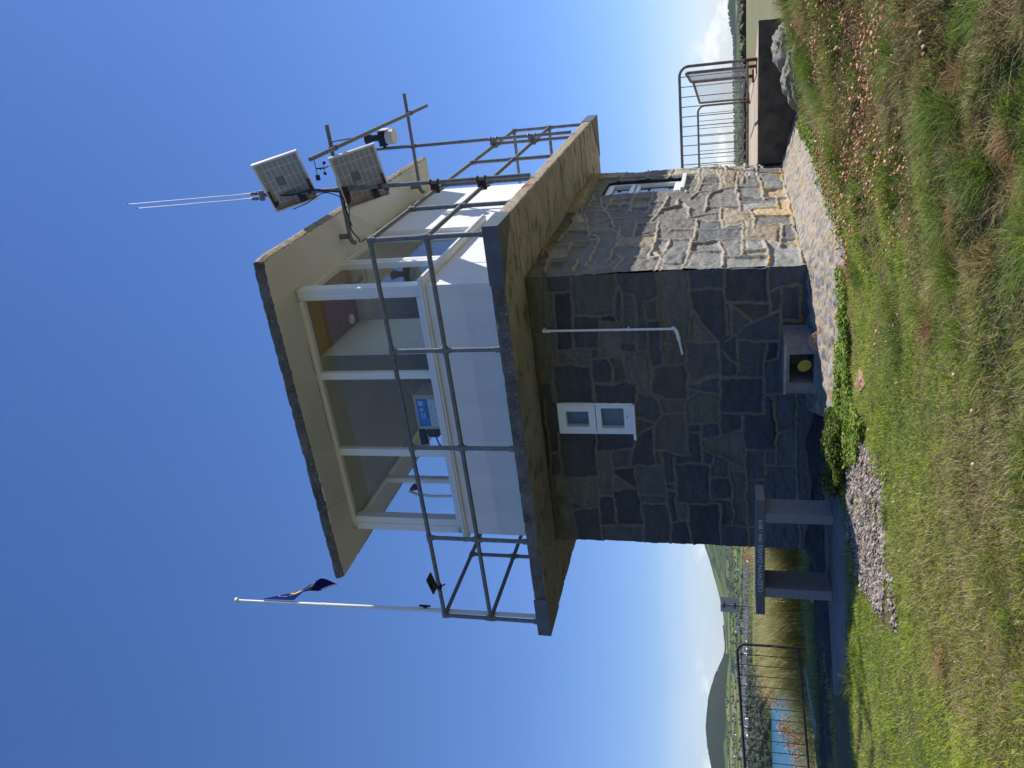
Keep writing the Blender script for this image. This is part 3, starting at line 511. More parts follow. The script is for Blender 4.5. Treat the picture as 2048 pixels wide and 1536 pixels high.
def solar(c, al, t, w_, h_, label):
    o = thing('solar_panel', label, 'solar panel', (mr, m1, c[2]-.25), group='solar panels on the mast')
    C = Vector(c); hx = Vector((math.cos(al), math.sin(al), 0)); sl_ = Vector((-math.sin(al)*math.cos(t), math.cos(al)*math.cos(t), -math.sin(t))); nn = hx.cross(sl_).normalized()
    if nn.z < 0: nn = -nn
    g = MB(); a, b2 = w_/2, h_/2
    for s in (-1, 1):
        g.obox(C+sl_*s*(b2-.012), hx, sl_, nn, a, .012, .016); g.obox(C+hx*s*(a-.012), hx, sl_, nn, .012, b2-.024, .016)
    g.build('frame', M['alu'], o)
    g = MB(); g.obox(C+nn*.008, hx, sl_, nn, a-.022, b2-.022, .004, 1)
    sh = g.build('cell_sheet', [M['pv'], M['pv_top']], o)
    d = sh.data; uv = d.attributes.new('puv', 'FLOAT_VECTOR', 'POINT'); vals = []
    for v in d.vertices:
        p = v.co+Vector(FR[o])-C; vals += [p.dot(hx)+.4, p.dot(sl_)+.3, 0]
    uv.data.foreach_set('vector', vals)
    for pg in d.polygons: pg.material_index = 1 if pg.normal.dot(nn) > .5 else 0
    g = MB(); g.obox(C+sl_*.10-hx*(a-.10)-nn*.03, hx, sl_, nn, .05, .04, .02); g.build('junction_box', M['dark'], o)
    g = MB(); g.obox(C-sl_*.05+hx*.03+nn*.0030, hx, sl_, nn, .06, .05, .001); g.build('rating_label', mat('grey_label', (.22, .22, .20), (.15, .15, .14), 30, rough=.7), o)
    for s in (-1, 1):
        e0 = C+sl_*s*(b2-.03)-nn*.018; g = MB()
        mp = Vector((mr, m1, (C+sl_*s*(b2-.03)).z-.03))
        g.obox(e0-hx*(a*.45), hx, sl_, nn, a*.34, .014, .004)
        pc = e0-hx*(a*.72); ax = (pc-mp); ln = ax.length; ax.normalize(); up_ = nn.cross(ax).normalized()
        g.obox((pc+mp)/2, ax, Vector((0, 0, 1)), ax.cross(Vector((0, 0, 1))).normalized(), ln/2, .035, .004)
        g.tube([mp+Vector((0, 0, -.022)), mp+Vector((0, 0, .022))], .031, 10)
        g.build('bracket', M['rust'], o)
    return o
PA = solar((.903, 1.21, 5.107), -.448, 1.149, .702, .551, 'upper solar panel, highest on the mast below the whip antennas')
PB_ = solar((.872, 1.317, 4.194), -.353, 1.086, .696, .549, 'lower rust-stained solar panel just below the crossed scaffold tubes')
for (r_, b_, z0, z1, lab) in ((.785, 1.25, 5.62, 7.41, 'taller white whip antenna on top of the scaffold mast'), (.725, 1.25, 5.62, 7.29, 'shorter white whip antenna beside the taller one on the mast')):
    o = thing('whip_antenna', lab, 'antenna', (r_, b_, 5.48), group='whip antennas on the mast')
    g = MB(); g.tube([(r_, b_, z0), (r_-.012, b_, z1)], [.008, .0035], 8); g.tube([(r_, b_, z0+.0), (r_, b_, z0+.16)], [.013, .009], 8); g.build('whip', M['polew'], o, smooth=True)
    g = MB(); g.tube([(r_, b_, 5.50), (r_, b_, z0)], .014, 8); g.tube([(r_, b_, 5.56), (r_, b_, 5.585)], .024, 8); g.tube([(r_, b_, 5.61), (r_, b_, 5.63)], .022, 8); g.box(r_-.03, r_+.03, b_-.02, b_+.02, 5.47, 5.52); g.build('mount', M['fit'], o)
    g = MB(); g.tube([(r_, b_, 1.36+z1-1.37), (r_-.012, b_, z1+.02)], .006, 6); g.v = []; g.f = []; g.m = []; g.tube([(r_-.012, b_, z1-.01), (r_-.012, b_, z1+.012)], .006, 6); g.build('tip', M['dark'], o)
# cable run
def cable(pts, r, label, name='cable', base=None):
    P = [Vector(p) for p in pts]; out_ = []
    for i in range(len(P)-1):
        p0, p1, p2, p3 = P[max(i-1, 0)], P[i], P[i+1], P[min(i+2, len(P)-1)]
        for k in range(5):
            t = k/5; out_.append(.5*((2*p1)+(-p0+p2)*t+(2*p0-5*p1+4*p2-p3)*t*t+(-p0+3*p1-3*p2+p3)*t**3))
    out_.append(P[-1]); g = MB(); g.tube(out_, r, 6)
    o = g.build(name, M['dark'], None, 'B', base or tuple(P[0]), smooth=True); tag(o, label, 'cable'); return o
cb1 = cable([(mr+.02, m1-.03, 5.45), (mr-.02, m1-.035, 5.1), (mr+.025, m1-.03, 4.8), (mr-.01, m1-.04, 4.55), (.70, m1+.02, 4.44), (.55, m1+.03, 4.46), (.40, m1+.03, 4.44), (.25, m1+.05, 4.45), (.12, m1+.1, 4.40), (.05, 1.5, 4.47), (.0, 1.7, 4.52), (-.03, 2.0, 4.575)], .009, 'black cable taped down the mast and along the tube to the roof')
cb2 = cable([(.62, 1.0, 4.98), (.66, 1.10, 4.83), (.72, 1.2, 4.72), (mr-.03, m1-.02, 4.6), (.60, m1+.01, 4.41), (.40, m1+.02, 4.43), (.30, m1+.03, 4.42)], .006, 'thin black lead drooping from the upper panel to the crossing tube')
cb3 = cable([(-.03, 2.3, 4.58), (-.032, 2.6, 4.55), (-.032, 3.0, 4.57), (-.032, 3.5, 4.56), (-.032, 3.9, 4.59)], .004, 'thin wire clipped along the top of the white side wall')
# weather station and wind gauge
o = thing('weather_station', 'black and white weather station on the top of the rear mast tube', 'weather station', (mr, m2, 4.8))
g = MB(); g.tube([(.92, m2, 4.98), (.92, m2, 5.02), (.92, m2, 5.10), (.92, m2, 5.22)], [.035, .05, .045, .085], 18); g.build('rain_cup', M['dark'], o, smooth=True)
g = MB(); g.box(.80, 1.02, m2-.07, m2+.07, 4.90, 5.00); g.box(mr, .84, m2-.02, m2+.02, 4.93, 4.97); g.tube([(.91, m2-.0, 4.90), (.91, m2, 4.99)], .11, 18); g.build('body', M['dark'], o)
g = MB(); g.box(1.02, 1.035, m2-.09, m2+.09, 4.86, 5.02); g.build('side_cover', M['polew'], o)
g = MB()
for k in range(5): g.tube([(.92, m2, 4.885-k*.026), (.92, m2, 4.877-k*.026)], [.105, .11], 20)
g.tube([(.92, m2, 4.89), (.92, m2, 4.78)], .085, 16); g.tube([(.92, m2, 4.772), (.92, m2, 4.764)], .10, 20); g.build('radiation_shield', M['polew'], o)
o = thing('wind_gauge', 'small black cup anemometer with vane between the two solar panels', 'anemometer', (.89, 2.0, 4.95))
c = Vector((.89, 2.0, 5.03))
g = MB()
for k in range(3):
    a = .6+k*2.094; p = c+Vector((math.cos(a)*.075, math.sin(a)*.075, -.03)); g.tube([c+Vector((0, 0, -.03)), p], .004, 6); g.tube([p+Vector((-.016*math.sin(a), .016*math.cos(a), 0)), p+Vector((.014*math.sin(a), -.014*math.cos(a), 0))], [.024, .006], 10)
g.build('cups', M['dark'], o)
g = MB(); g.tube([c+Vector((0, 0, -.06)), c+Vector((0, 0, .07))], .010, 8); g.tube([c+Vector((-.1, 0, .07)), c+Vector((.10, 0, .07))], .005, 6); g.box(c.x-.15, c.x-.08, c.y-.003, c.y+.003, c.z+.04, c.z+.10); g.build('vane', M['dark'], o)
g = MB(); g.tube([c+Vector((0, 0, -.05)), c+Vector((.04, 0, -.16)), (1.20, 2.0, 4.80), (1.225, 2.0, 4.46)], .008, 8); g.build('arm', M['dark'], o, smooth=True)

# ------------------------------------------------------------------ flagpole and flag
fb, fr_ = -.60, -3.885
fp = thing('flagpole', 'slender white flagpole strapped outside the left balcony railing corner', 'flagpole', (fr_, fb, ZST))
g = MB(); g.tube([(fr_, fb, ZST), (fr_-.012, fb, 3.45)], .026, 12); g.build('lower_section', M['polew'], fp, smooth=True)
g = MB(); g.tube([(fr_-.012, fb, 3.43), (fr_-.045, fb, 4.95)], .0225, 12); g.tube([(fr_-.013, fb, 3.44), (fr_-.013, fb, 3.46)], .030, 12); g.build('middle_section', M['polew'], fp, smooth=True)
g = MB(); g.tube([(fr_-.045, fb, 4.93), (fr_-.075, fb, 6.14)], [.021, .017], 12); g.tube([(fr_-.045, fb, 4.92), (fr_-.045, fb, 4.94)], .027, 12); g.build('upper_section', M['polew'], fp, smooth=True)
g = MB(); g.tube([(fr_-.075, fb, 6.13), (fr_-.075, fb, 6.145), (fr_-.075, fb, 6.17), (fr_-.076, fb, 6.185)], [.018, .040, .034, .012], 12); g.build('finial', M['polew'], fp, smooth=True)
g = MB(); g.box(fr_+.02, fr_+.045, fb-.012, fb+.012, 3.54, 3.60); g.box(fr_+.035, fr_+.055, fb-.008, fb+.008, 3.50, 3.64); g.build('cleat', M['dark'], fp)
g = MB(); g.tube([(fr_+.04, fb-.02, 3.58), (fr_-.02, fb-.025, 4.8), (fr_-.045, fb-.02, 5.9)], .003, 5); g.build('halyard', M['upvc'], fp)
# flag: hoist along the pole, blown away from the viewer
nS, nT = 60, 60; V_ = []; cols = []
NV, YL, WH = (.012, .018, .10), (.70, .55, .04), (.62, .63, .68)
for i in range(nS+1):
    s = i/nS
    for j in range(nT+1):
        t = j/nT; zz = 5.78-.46*s-(.10+.28*s)*t**1.4
        wv = (.030*math.sin(8*t+2.5*s)+.018*math.sin(15*t-4*s+1))*t
        bo = .62*t*(1-.25*s); off_ = (.02+.40*t*(.35+.65*s)+.20*max(0, s-.55)*t)*(1-.35*max(0, t-.7)/.3)+wv*.8
        V_.append((fr_-.045+.02*s-.86*bo+off_, fb+bo+.02*math.sin(9*s)*t, zz))
        x, y = t*1.5-.75, s-.5; c = NV; rr = math.hypot(x, y); an = math.atan2(y, x)
        if rr < .03+.17*abs(math.cos(2*an))**6: c = YL
        if .42 < rr < .435: c = YL
        if t > .95 and s > .6: c = WH
        cols += [*c, 1]
F_ = [(i*(nT+1)+j, (i+1)*(nT+1)+j, (i+1)*(nT+1)+j+1, i*(nT+1)+j+1) for i in range(nS) for j in range(nT)]
mflag = bpy.data.materials.new('flag_cloth'); mflag.use_nodes = True; t_ = mflag.node_tree; a_ = t_.nodes.new('ShaderNodeAttribute'); a_.attribute_name = 'Col'
pb = t_.nodes['Principled BSDF']; t_.links.new(a_.outputs['Color'], pb.inputs['Base Color']); pb.inputs['Roughness'].default_value = .9; pb.inputs['Specular IOR Level'].default_value = 0
flag = mesh_obj('flag', V_, F_, mflag, None, None, 'B', (fr_-.06, fb, 5.9), True); ca = flag.data.color_attributes.new('Col', 'FLOAT_COLOR', 'POINT'); ca.data.foreach_set('color', cols)
tag(flag, 'navy blue flag with yellow star emblem, limp at the top of the pole', 'flag')
# small dark lamp clamped on the front rail
o = thing('clamp_lamp', 'small dark flat lamp plate clamped to the left end of the front top rail', 'lamp', (-3.42, PF, RT))
g = MB(); g.obox((-3.42, PF+.03, RT+.095), (1, 0, .25), (0, 1, 0), (-.25, 0, 1), .10, .07, .008); g.build('plate', M['dark'], o)
g = MB(); g.tube([(-3.46, PF, RT), (-3.40, PF, RT)], .033, 10); g.box(-3.45, -3.41, PF-.01, PF+.02, RT, RT+.09); g.tube([(-3.43, PF, RT-.02), (-3.38, PF-.02, RT-.085)], .009, 8); g.build('bracket', M['dark'], o)
# ------------------------------------------------------------------ things behind the glass
zs = 3.18
o = thing('cardboard_box', 'open cardboard box with a blue label standing in the middle front window', 'box', (-1.6, .3, zs-.02))
g = MB(); g.box(-1.84, -1.40, .14, .15, zs, 3.545); g.box(-1.84, -1.40, .44, .45, zs, 3.545); g.box(-1.84, -1.83, .15, .44, zs, 3.545); g.box(-1.41, -1.40, .15, .44, zs, 3.545)
g.obox((-1.36, .29, 3.57), (.6, 0, .5), (0, 1, 0), (-.5, 0, .6), .08, .14, .004); g.build('carton', mat('cardboard', (.50, .42, .33), (.42, .35, .27), 5, rough=.8), o)
g = MB(); g.box(-1.80, -1.45, .132, .139, 3.38, 3.515); g.build('blue_label', mat('blue_print', (.02, .20, .60), (.02, .15, .5), 8, .5, .6, .5), o)
g = MB(); g.box(-1.80, -1.45, .132, .139, zs+.01, 3.375); g.build('white_label', mat('white_print', (.55, .58, .62), (.38, .42, .48), 30, .5, .6, .5), o)
g = MB()
for a, b2, c, d in ((-1.53, -1.47, 3.43, 3.49), (-1.60, -1.56, 3.44, 3.48), (-1.70, -1.62, 3.425, 3.44), (-1.70, -1.62, 3.455, 3.47)): g.box(a, b2, .128, .131, c, d)
g.build('label_print', mat('pale_print', (.45, .50, .55), rough=.6), o)
o = thing('spotting_scope', 'black spotting scope on a stubby mount beside the cardboard box', 'telescope', (-2.0, .3, zs-.02))
g = MB(); g.tube([(-1.88, .34, 3.60), (-2.0, .31, 3.58), (-2.12, .28, 3.56)], [.03, .045, .05], 16); g.build('barrel', M['dark'], o, smooth=True)
g = MB(); g.tube([(-2.12, .28, 3.56), (-2.14, .275, 3.557)], .052, 16); g.build('objective_ring', M['alu'], o)
g = MB(); g.box(-2.02, -1.88, .24, .40, 3.35, 3.50, bev=.02); g.tube([(-1.97, .31, zs), (-1.97, .31, 3.55)], .02, 8); g.tube([(-1.9, .3, 3.45), (-2.16, .25, 3.36)], .009, 8); g.tube([(-2.12, .26, 3.37), (-2.19, .245, 3.345)], .016, 8); g.build('mount', M['dark'], o)
o = thing('desk_lamp', 'pale curved desk lamp arm seen in the far left corner window', 'desk lamp', (-3.02, .5, zs))
g = MB(); g.tube([(-3.0, .5, zs), (-3.02, .5, 3.70), (-3.0, .5, 3.90), (-2.93, .46, 3.98), (-2.86, .42, 3.93)], .018, 8); g.build('arm', M['upvc'], o, smooth=True)
g = MB(); g.tube([(-2.88, .43, 3.94), (-2.82, .40, 3.86)], [.02, .045], 12); g.build('shade', M['dark'], o, smooth=True)
o = thing('office_chair', 'white perforated chair back showing over the sill in the left window', 'chair', (-2.6, .6, ZST+.02))
V_ = []; F_ = []
for i in range(13):
    for j in range(9):
        u_ = -1+i/6; v_ = j/8; V_.append((-2.70+u_*.26*(1-.35*v_**3), .62+.08*u_*u_, 2.95+v_*.42*(1-.25*abs(u_)**3)))
for i in range(12):
    for j in range(8):
        F_.append((i*9+j, (i+1)*9+j, (i+1)*9+j+1, i*9+j+1))
cb = mesh_obj('backrest', V_, F_, mat('perforated_back', (.62, .64, .66), (.15, .16, .18), 60, .58, .62, .6), None, o, smooth=True)
sm = cb.modifiers.new('thick', 'SOLIDIFY'); sm.thickness = .02
g = MB(); g.box(-2.95, -2.45, .65, 1.1, 2.60, 2.68, bev=.02); g.build('seat', M['dark'], o)
g = MB(); g.tube([(-2.7, .9, ZST+.05), (-2.7, .9, 2.6)], .03, 10)
for k in range(5): a = k*1.2566; g.tube([(-2.7, .9, ZST+.09), (-2.7+.25*math.cos(a), .9+.25*math.sin(a), ZST+.04)], .018, 6)
g.tube([(-2.7, 1.05, 2.62), (-2.7, .72, 2.65), (-2.7, .66, 3.0)], .02, 8); g.build('pedestal', M['dark'], o)
# ------------------------------------------------------------------ ground
CP = np.array([(0,0,-1.5),(-2,1.5,-1.35),(2,1.5,-1.2),(0,2,-1.24),(0,3.3,-.99),(-1.3,3.2,-1.0),(1.2,3.0,-.95),(1.5,3.6,-.84),(2.2,4.2,-.68),(0,5,-.88),(-2,4.6,-.92),(-3.5,5,-.95),
 (-.7,5.7,-.85),(-2,6.2,-.83),(0,6.2,-.83),(.5,6.4,-.83),(1.1,6.4,-.80),(1.6,6.3,-.72),(1.9,6.2,-.60),(2.3,6.1,-.49),(2.7,5.9,-.385),(3.4,5.8,-.24),(1.0,5,-.84),(1.7,5.2,-.70),(.84,6.75,-.82),
 (1.3,7.2,-.83),(1.94,8.2,-.83),(2.4,9,-.83),(3.1,10.9,-.87),(2.7,7.6,-.70),(3.2,8.6,-.72),(3.6,9.6,-.70),(3.9,10.3,-.72),(1.08,8.04,-.84),(-1.8,9.45,-.86),(-.5,8.7,-.85),(-2.6,8,-.84),(-1.2,7.2,-.82),
 (-3,10,-.97),(-4.1,13.2,-1.06),(-5,9,-1.0),(-5.5,13,-1.12),(-4,17,-1.6),(-7,15,-1.5),(0,14,-1.05),(4.5,13,-.95),(4,17,-1.2),(7,14,-.8),(6,8,-.25),(0,25,-2.2),(-8,25,-3.0),(8,25,-1.5),(-8,4,-1.1),(8,3,-.4),(-6,0,-1.6),(6,0,-1.3),(0,-6,-1.9)])
_d = np.hypot(CP[:, 0][:, None]-CP[:, 0], CP[:, 1][:, None]-CP[:, 1]); _n = len(CP)
_A = np.zeros((_n+3, _n+3)); _A[:_n, :_n] = -_d+np.eye(_n)*.06; _A[:_n, _n] = 1; _A[:_n, _n+1:] = CP[:, :2]; _A[_n:, :_n] = _A[:_n, _n:].T
_w = np.linalg.solve(_A, np.concatenate([CP[:, 2], np.zeros(3)]))
def gz_near(x, y):
    x = np.asarray(x, float); y = np.asarray(y, float); z = _w[_n]+_w[_n+1]*x+_w[_n+2]*y
    for i in range(_n): z = z-_w[i]*np.sqrt((x-CP[i, 0])**2+(y-CP[i, 1])**2+.03)
    return z+(fbm(x*2.2, y*2.2, 3, 5)-.5)*.05+(fbm(x*7, y*7, 2, 6)-.5)*.03+(fbm(x*2.0+31, y*2.0, 3, 15)-.5)*.30*np.clip((x-.0)/1.2+np.clip((4.3-y)/1.5, 0, .5), 0, 1)*np.clip((7.5-y)/1.5, 0, 1)*np.clip(y/2, 0, 1)
SKY = [(-200,1452),(0,1457),(25,1458),(50,1461),(75,1467),(100,1469),(130,1467),(200,1468),(340,1471),(700,1440),(1060,1405),(1095,1409),(1110,1415),(1140,1424),(1150,1427),(1175,1434),(1200,1440),(1230,1446),(1260,1449),(1290,1452),(1302,1452),(1320,1447),(1340,1438),(1350,1433),(1380,1424),(1400,1419),(1430,1416),(1460,1414),(1500,1417),(1536,1424),(1600,1436),(1750,1445)]
def slope_for(az, Xp):                      # elevation slope of picture row Xp in compass direction az
    hx, hy = np.sin(az), np.cos(az); k = (1024-Xp)/F
    hf = hx*fwd.x+hy*fwd.y; hu = hx*upv.x+hy*upv.y
    return (k*hf-hu)/(upv.z-k*fwd.z)
def ypix(az):
    hx, hy = np.sin(az), np.cos(az); return 1536-(768+F*(hx*rt.x+hy*rt.y)/(hx*fwd.x+hy*fwd.y))
def gz(x, y):
    x = np.asarray(x, float); y = np.asarray(y, float); d = np.hypot(x, y)+1e-6; az = np.clip(np.arctan2(x, y), -1.2, 1.2)
    zn = gz_near(x, y)
    wl = np.clip((math.radians(8)-az)/math.radians(9), 0, 1)        # 1 = seaward side
    lx = np.log(d)
    zl = np.interp(lx, np.log([16, 30, 100, 350, 620, 1300, 1345]), [-1.7, -3.5, -13, -40, -52, -56, -55])
    zr = np.interp(lx, np.log([16, 35, 80, 128, 180, 400, 700, 1300]), [-1.1, -1.55, -1.75, -1.95, -6, -35, -52, -45])
    zm = zl*wl+zr*(1-wl); t = np.clip((d-15)/9, 0, 1); z = zn*(1-t)+zm*t
    yp = np.clip(ypix(az), -200, 1750); azc = np.clip(az, -.6, .6)
    sk = slope_for(azc, np.interp(yp, [s[0] for s in SKY], [s[1] for s in SKY]))
    XL = np.interp(d, [1345, 1500, 1900, 2300, 3000, 4000], [1527, 1506, 1496, 1488, 1477, 1462]); XR = np.interp(d, [1345, 1800, 2500, 3500, 4500], [1520, 1505, 1492, 1482, 1475])
    XX = XL*wl+XR*(1-wl); sf = slope_for(azc, XX)
    t2 = np.clip((d-3900)/1900, 0, 1); t2 = t2*t2*(3-2*t2)
    sf = sf*(1-t2)+np.maximum(sk, sf*0+sk)*t2
    zf = sf*d+(fbm(x/160, y/160, 3, 9)-.5)*np.clip((d-1500)/60, 0, 14)*(1-t2*.6)
    zf = np.where(d > 5900, zf-(d-5900)*.05, zf)
    f = np.clip((d-1340)/25, 0, 1)
    return z*(1-f)+zf*f
azs = np.radians(np.concatenate([np.linspace(-178, -42, 35), np.linspace(-40, 40, 341), np.linspace(42, 178, 35)]))
rs = np.concatenate([[.05, .5, 1.0, 1.5], np.geomspace(2, 14, 90), np.geomspace(14.6, 1330, 60), np.linspace(1345, 1600, 14), np.geomspace(1630, 5950, 70), [6300, 7500]])
A_, R_ = np.meshgrid(azs, rs); GXw = R_*np.sin(A_); GYw = R_*np.cos(A_); GZw = gz(GXw, GYw)
na, nr = len(azs), len(rs); idx = np.arange(na*nr).reshape(nr, na)
qf = np.stack([idx[:-1, :-1], idx[:-1, 1:], idx[1:, 1:], idx[1:, :-1]], -1).reshape(-1, 4)[:, ::-1]
rm = np.repeat((rs[:-1] > 140).astype(int), na-1)
ground_mat = mat('turf_soil', (.09, .09, .03), (.15, .11, .065), 1.3, .35, .65, .95, bump=.02, bscale=30, col3=(.24, .17, .11), s3=3.5, l3=.6, h3=.75)
def country_mat():
    m = bpy.data.materials.new('farmland'); m.use_nodes = True; t = m.node_tree; n = t.nodes; l = t.links; p = n['Principled BSDF']; p.inputs['Roughness'].default_value = 1; p.inputs['Specular IOR Level'].default_value = 0
    tc = n.new('ShaderNodeTexCoord'); mp = n.new('ShaderNodeMapping'); mp.inputs['Scale'].default_value = (1, .55, 0); l.new(tc.outputs['Object'], mp.inputs[0])
    v = n.new('ShaderNodeTexVoronoi'); v.inputs['Scale'].default_value = 1/170; l.new(mp.outputs[0], v.inputs['Vector'])
    v2 = n.new('ShaderNodeTexVoronoi'); v2.feature = 'DISTANCE_TO_EDGE'; v2.inputs['Scale'].default_value = 1/170; l.new(mp.outputs[0], v2.inputs['Vector'])
    s = n.new('ShaderNodeSeparateXYZ'); l.new(v.outputs['Color'], s.inputs[0])
    r = n.new('ShaderNodeValToRGB'); r.color_ramp.interpolation = 'CONSTANT'; e = r.color_ramp.elements
    e[0].position = 0; e[0].color = (.075, .11, .032, 1); e[1].position = .28; e[1].color = (.10, .14, .04, 1)
    for q, c in ((.5, (.055, .085, .028, 1)), (.64, (.17, .18, .06, 1)), (.78, (.20, .17, .075, 1)), (.86, (.12, .16, .045, 1))): a = e.new(q); a.color = c
    l.new(s.outputs[0], r.inputs[0])
    h = n.new('ShaderNodeMath'); h.operation = 'LESS_THAN'; h.inputs[1].default_value = .035; l.new(v2.outputs[0], h.inputs[0])
    m1_ = n.new('ShaderNodeMixRGB'); l.new(h.outputs[0], m1_.inputs[0]); l.new(r.outputs[0], m1_.inputs[1]); m1_.inputs[2].default_value = (.02, .032, .016, 1)
    at = n.new('ShaderNodeAttribute'); at.attribute_name = 'wood'
    nz = n.new('ShaderNodeTexNoise'); nz.inputs['Scale'].default_value = 1/120; nz.inputs['Detail'].default_value = 6; l.new(tc.outputs['Object'], nz.inputs['Vector'])
    ad = n.new('ShaderNodeMath'); ad.operation = 'ADD'; l.new(at.outputs['Fac'], ad.inputs[0]); l.new(nz.outputs['Fac'], ad.inputs[1])
    mr = n.new('ShaderNodeMapRange'); mr.inputs[1].default_value = .98; mr.inputs[2].default_value = 1.06; l.new(ad.outputs[0], mr.inputs[0])
    nz2 = n.new('ShaderNodeTexNoise'); nz2.inputs['Scale'].default_value = 1/22; nz2.inputs['Detail'].default_value = 4; l.new(tc.outputs['Object'], nz2.inputs['Vector'])
    wc = n.new('ShaderNodeMixRGB'); wc.inputs[1].default_value = (.008, .016, .010, 1); wc.inputs[2].default_value = (.026, .040, .020, 1); l.new(nz2.outputs['Fac'], wc.inputs[0])
    m2_ = n.new('ShaderNodeMixRGB'); l.new(mr.outputs[0], m2_.inputs[0]); l.new(m1_.outputs[0], m2_.inputs[1]); l.new(wc.outputs[0], m2_.inputs[2])
    l.new(m2_.outputs[0], p.inputs['Base Color']); return m
field_mat = mat('pasture', (.13, .145, .05), (.19, .16, .085), .05, .3, .7, .95, stretch=(1, 3, 1))
fm = np.where(rm == 0, 0, 1); fm = np.where(np.repeat(rs[:-1] > 1340, na-1), 2, fm); 
fm = np.where((np.repeat(rs[:-1] > 14, na-1)) & (fm == 0) & (np.tile(azs[:-1] > math.radians(9), nr-1)), 1, fm)
gv = np.stack([GXw, GYw, GZw], -1).reshape(-1, 3)
ground = mesh_obj('ground', gv, qf.tolist(), [ground_mat, field_mat, country_mat()], fm.tolist(), None, 'W', (0, 0, 0), True); tag(ground, kind='structure')
RR = R_.ravel(); AA = A_.ravel(); yp = ypix(np.clip(AA, -.6, .6))
wood = np.clip((1600-RR)/150, 0, 1)*.62                                  # scrubby cliff
steep = np.clip((RR-4300)/500, 0, 1)*np.where((yp > 1310), 1, np.where(yp < 140, .9, .42)); wood = np.maximum(wood, steep)
band = np.exp(-((RR-2250)/320)**2)*.38; wood = np.maximum(wood, band); wood = np.maximum(wood, np.where(yp < 400, .42, .28))
at = ground.data.attributes.new('wood', 'FLOAT', 'POINT'); at.data.foreach_set('value', wood.astype(np.float32))
# sea
wm = mat('sea_water', (.022, .12, .18), (.018, .095, .155), .01, .3, .7, .35, spec=.35, bump=.25, bscale=.4)
n_ = 96; V_ = [(0, 0, -50)]+[(9000*math.cos(2*math.pi*i/n_), 9000*math.sin(2*math.pi*i/n_), -50) for i in range(n_)]
tag(mesh_obj('sea', V_, [(0, 1+i, 1+(i+1) % n_) for i in range(n_)], wm, None, None, 'W', (0, 0, 0)), kind='structure')

def inpoly(x, y, P):
    x = np.asarray(x); y = np.asarray(y); r = np.zeros(x.shape, bool); n = len(P)
    for i in range(n):
        x1, y1 = P[i]; x2, y2 = P[(i+1) % n]
        c = ((y1 > y) != (y2 > y)) & (x < (x2-x1)*(y-y1)/(y2-y1+1e-12)+x1); r ^= c
    return r
def bw(r, b): p = W(r, b, 0); return (p.x, p.y)
GRAVEL = [(-0.32, 6.43), (-0.63, 6.63), (-0.91, 6.73), (-1.12, 6.63), (-1.25, 6.38), (-1.4, 6.24), (-1.44, 5.81), (-1.45, 5.2), (-1.4, 4.95), (-1.23, 5.0), (-1.06, 5.15), (-0.85, 5.24), (-0.66, 5.35), (-0.49, 5.57), (-0.36, 5.91)]
LEAF1 = [(0.92, 6.94), (0.48, 6.84), (0.17, 7.11), (-0.15, 7.27), (-0.44, 7.15), (-0.68, 6.73), (-0.55, 6.14), (-0.29, 5.9), (-0.13, 6.29), (0.08, 6.41), (0.44, 6.31), (0.83, 6.59)]
LEAF2 = [(3.32, 11.12), (2.03, 8.2), (1.35, 7.0), (1.01, 6.76), (1.08, 6.47), (1.36, 6.59), (1.75, 7.11), (2.31, 8.18), (2.97, 9.79)]
PLINTH = [(-1.0, 7.88), (-0.8, 7.04), (-1.12, 6.63), (-1.55, 6.54), (-2.09, 6.54), (-2.6, 7.28), (-1.91, 7.66), (-1.52, 7.91)]
BLD = [bw(-3.3, -.05), bw(.05, -.05), bw(.05, 4.7), bw(-3.3, 4.7)]
# stone apron round the foot of the wall
AP = [((.0, 4.38, -.66), (.66, 4.38, -.83)), ((.0, 3.2, -.655), (.66, 3.2, -.835)), ((.0, 2.0, -.65), (.68, 2.0, -.835)), ((.0, .9, -.65), (.70, .6, -.83)), ((.02, .3, -.65), (.74, -.2, -.82)), ((.03, .0, -.66), (.67, -.9, -.82)), ((.01, -.02, -.665), (.40, -1.37, -.82)),
      ((-.45, -.02, -.68), (-.14, -1.46, -.82)), ((-1.1, -.02, -.70), (-.52, -1.36, -.81)), ((-1.5, -.02, -.71), (-.95, -1.25, -.80))]
def strip(AP, nu, nv, amp, seed, sc=9):
    P = np.array(AP, float); m = len(P); us = np.linspace(0, m-1, nu); V_ = np.zeros((nu, nv, 3))
    for k in range(3):
        a = np.interp(us, range(m), P[:, 0, k]); b = np.interp(us, range(m), P[:, 1, k])
        for j in range(nv): V_[:, j, k] = a+(b-a)*j/(nv-1)
    t = np.linspace(0, 1, nv); V_[:, :, 2] += .06*np.sin(t*math.pi)[None]*0+(fbm(V_[:, :, 0]*sc, V_[:, :, 1]*sc, 4, seed)-.5)*amp
    V_[:, :, 2] += np.where(t > .93, -.10*(t-.93)/.07, 0)[None]
    i = np.arange(nu*nv).reshape(nu, nv); f = np.stack([i[:-1, :-1], i[:-1, 1:], i[1:, 1:], i[1:, :-1]], -1).reshape(-1, 4)
    return V_.reshape(-1, 3), f.tolist()
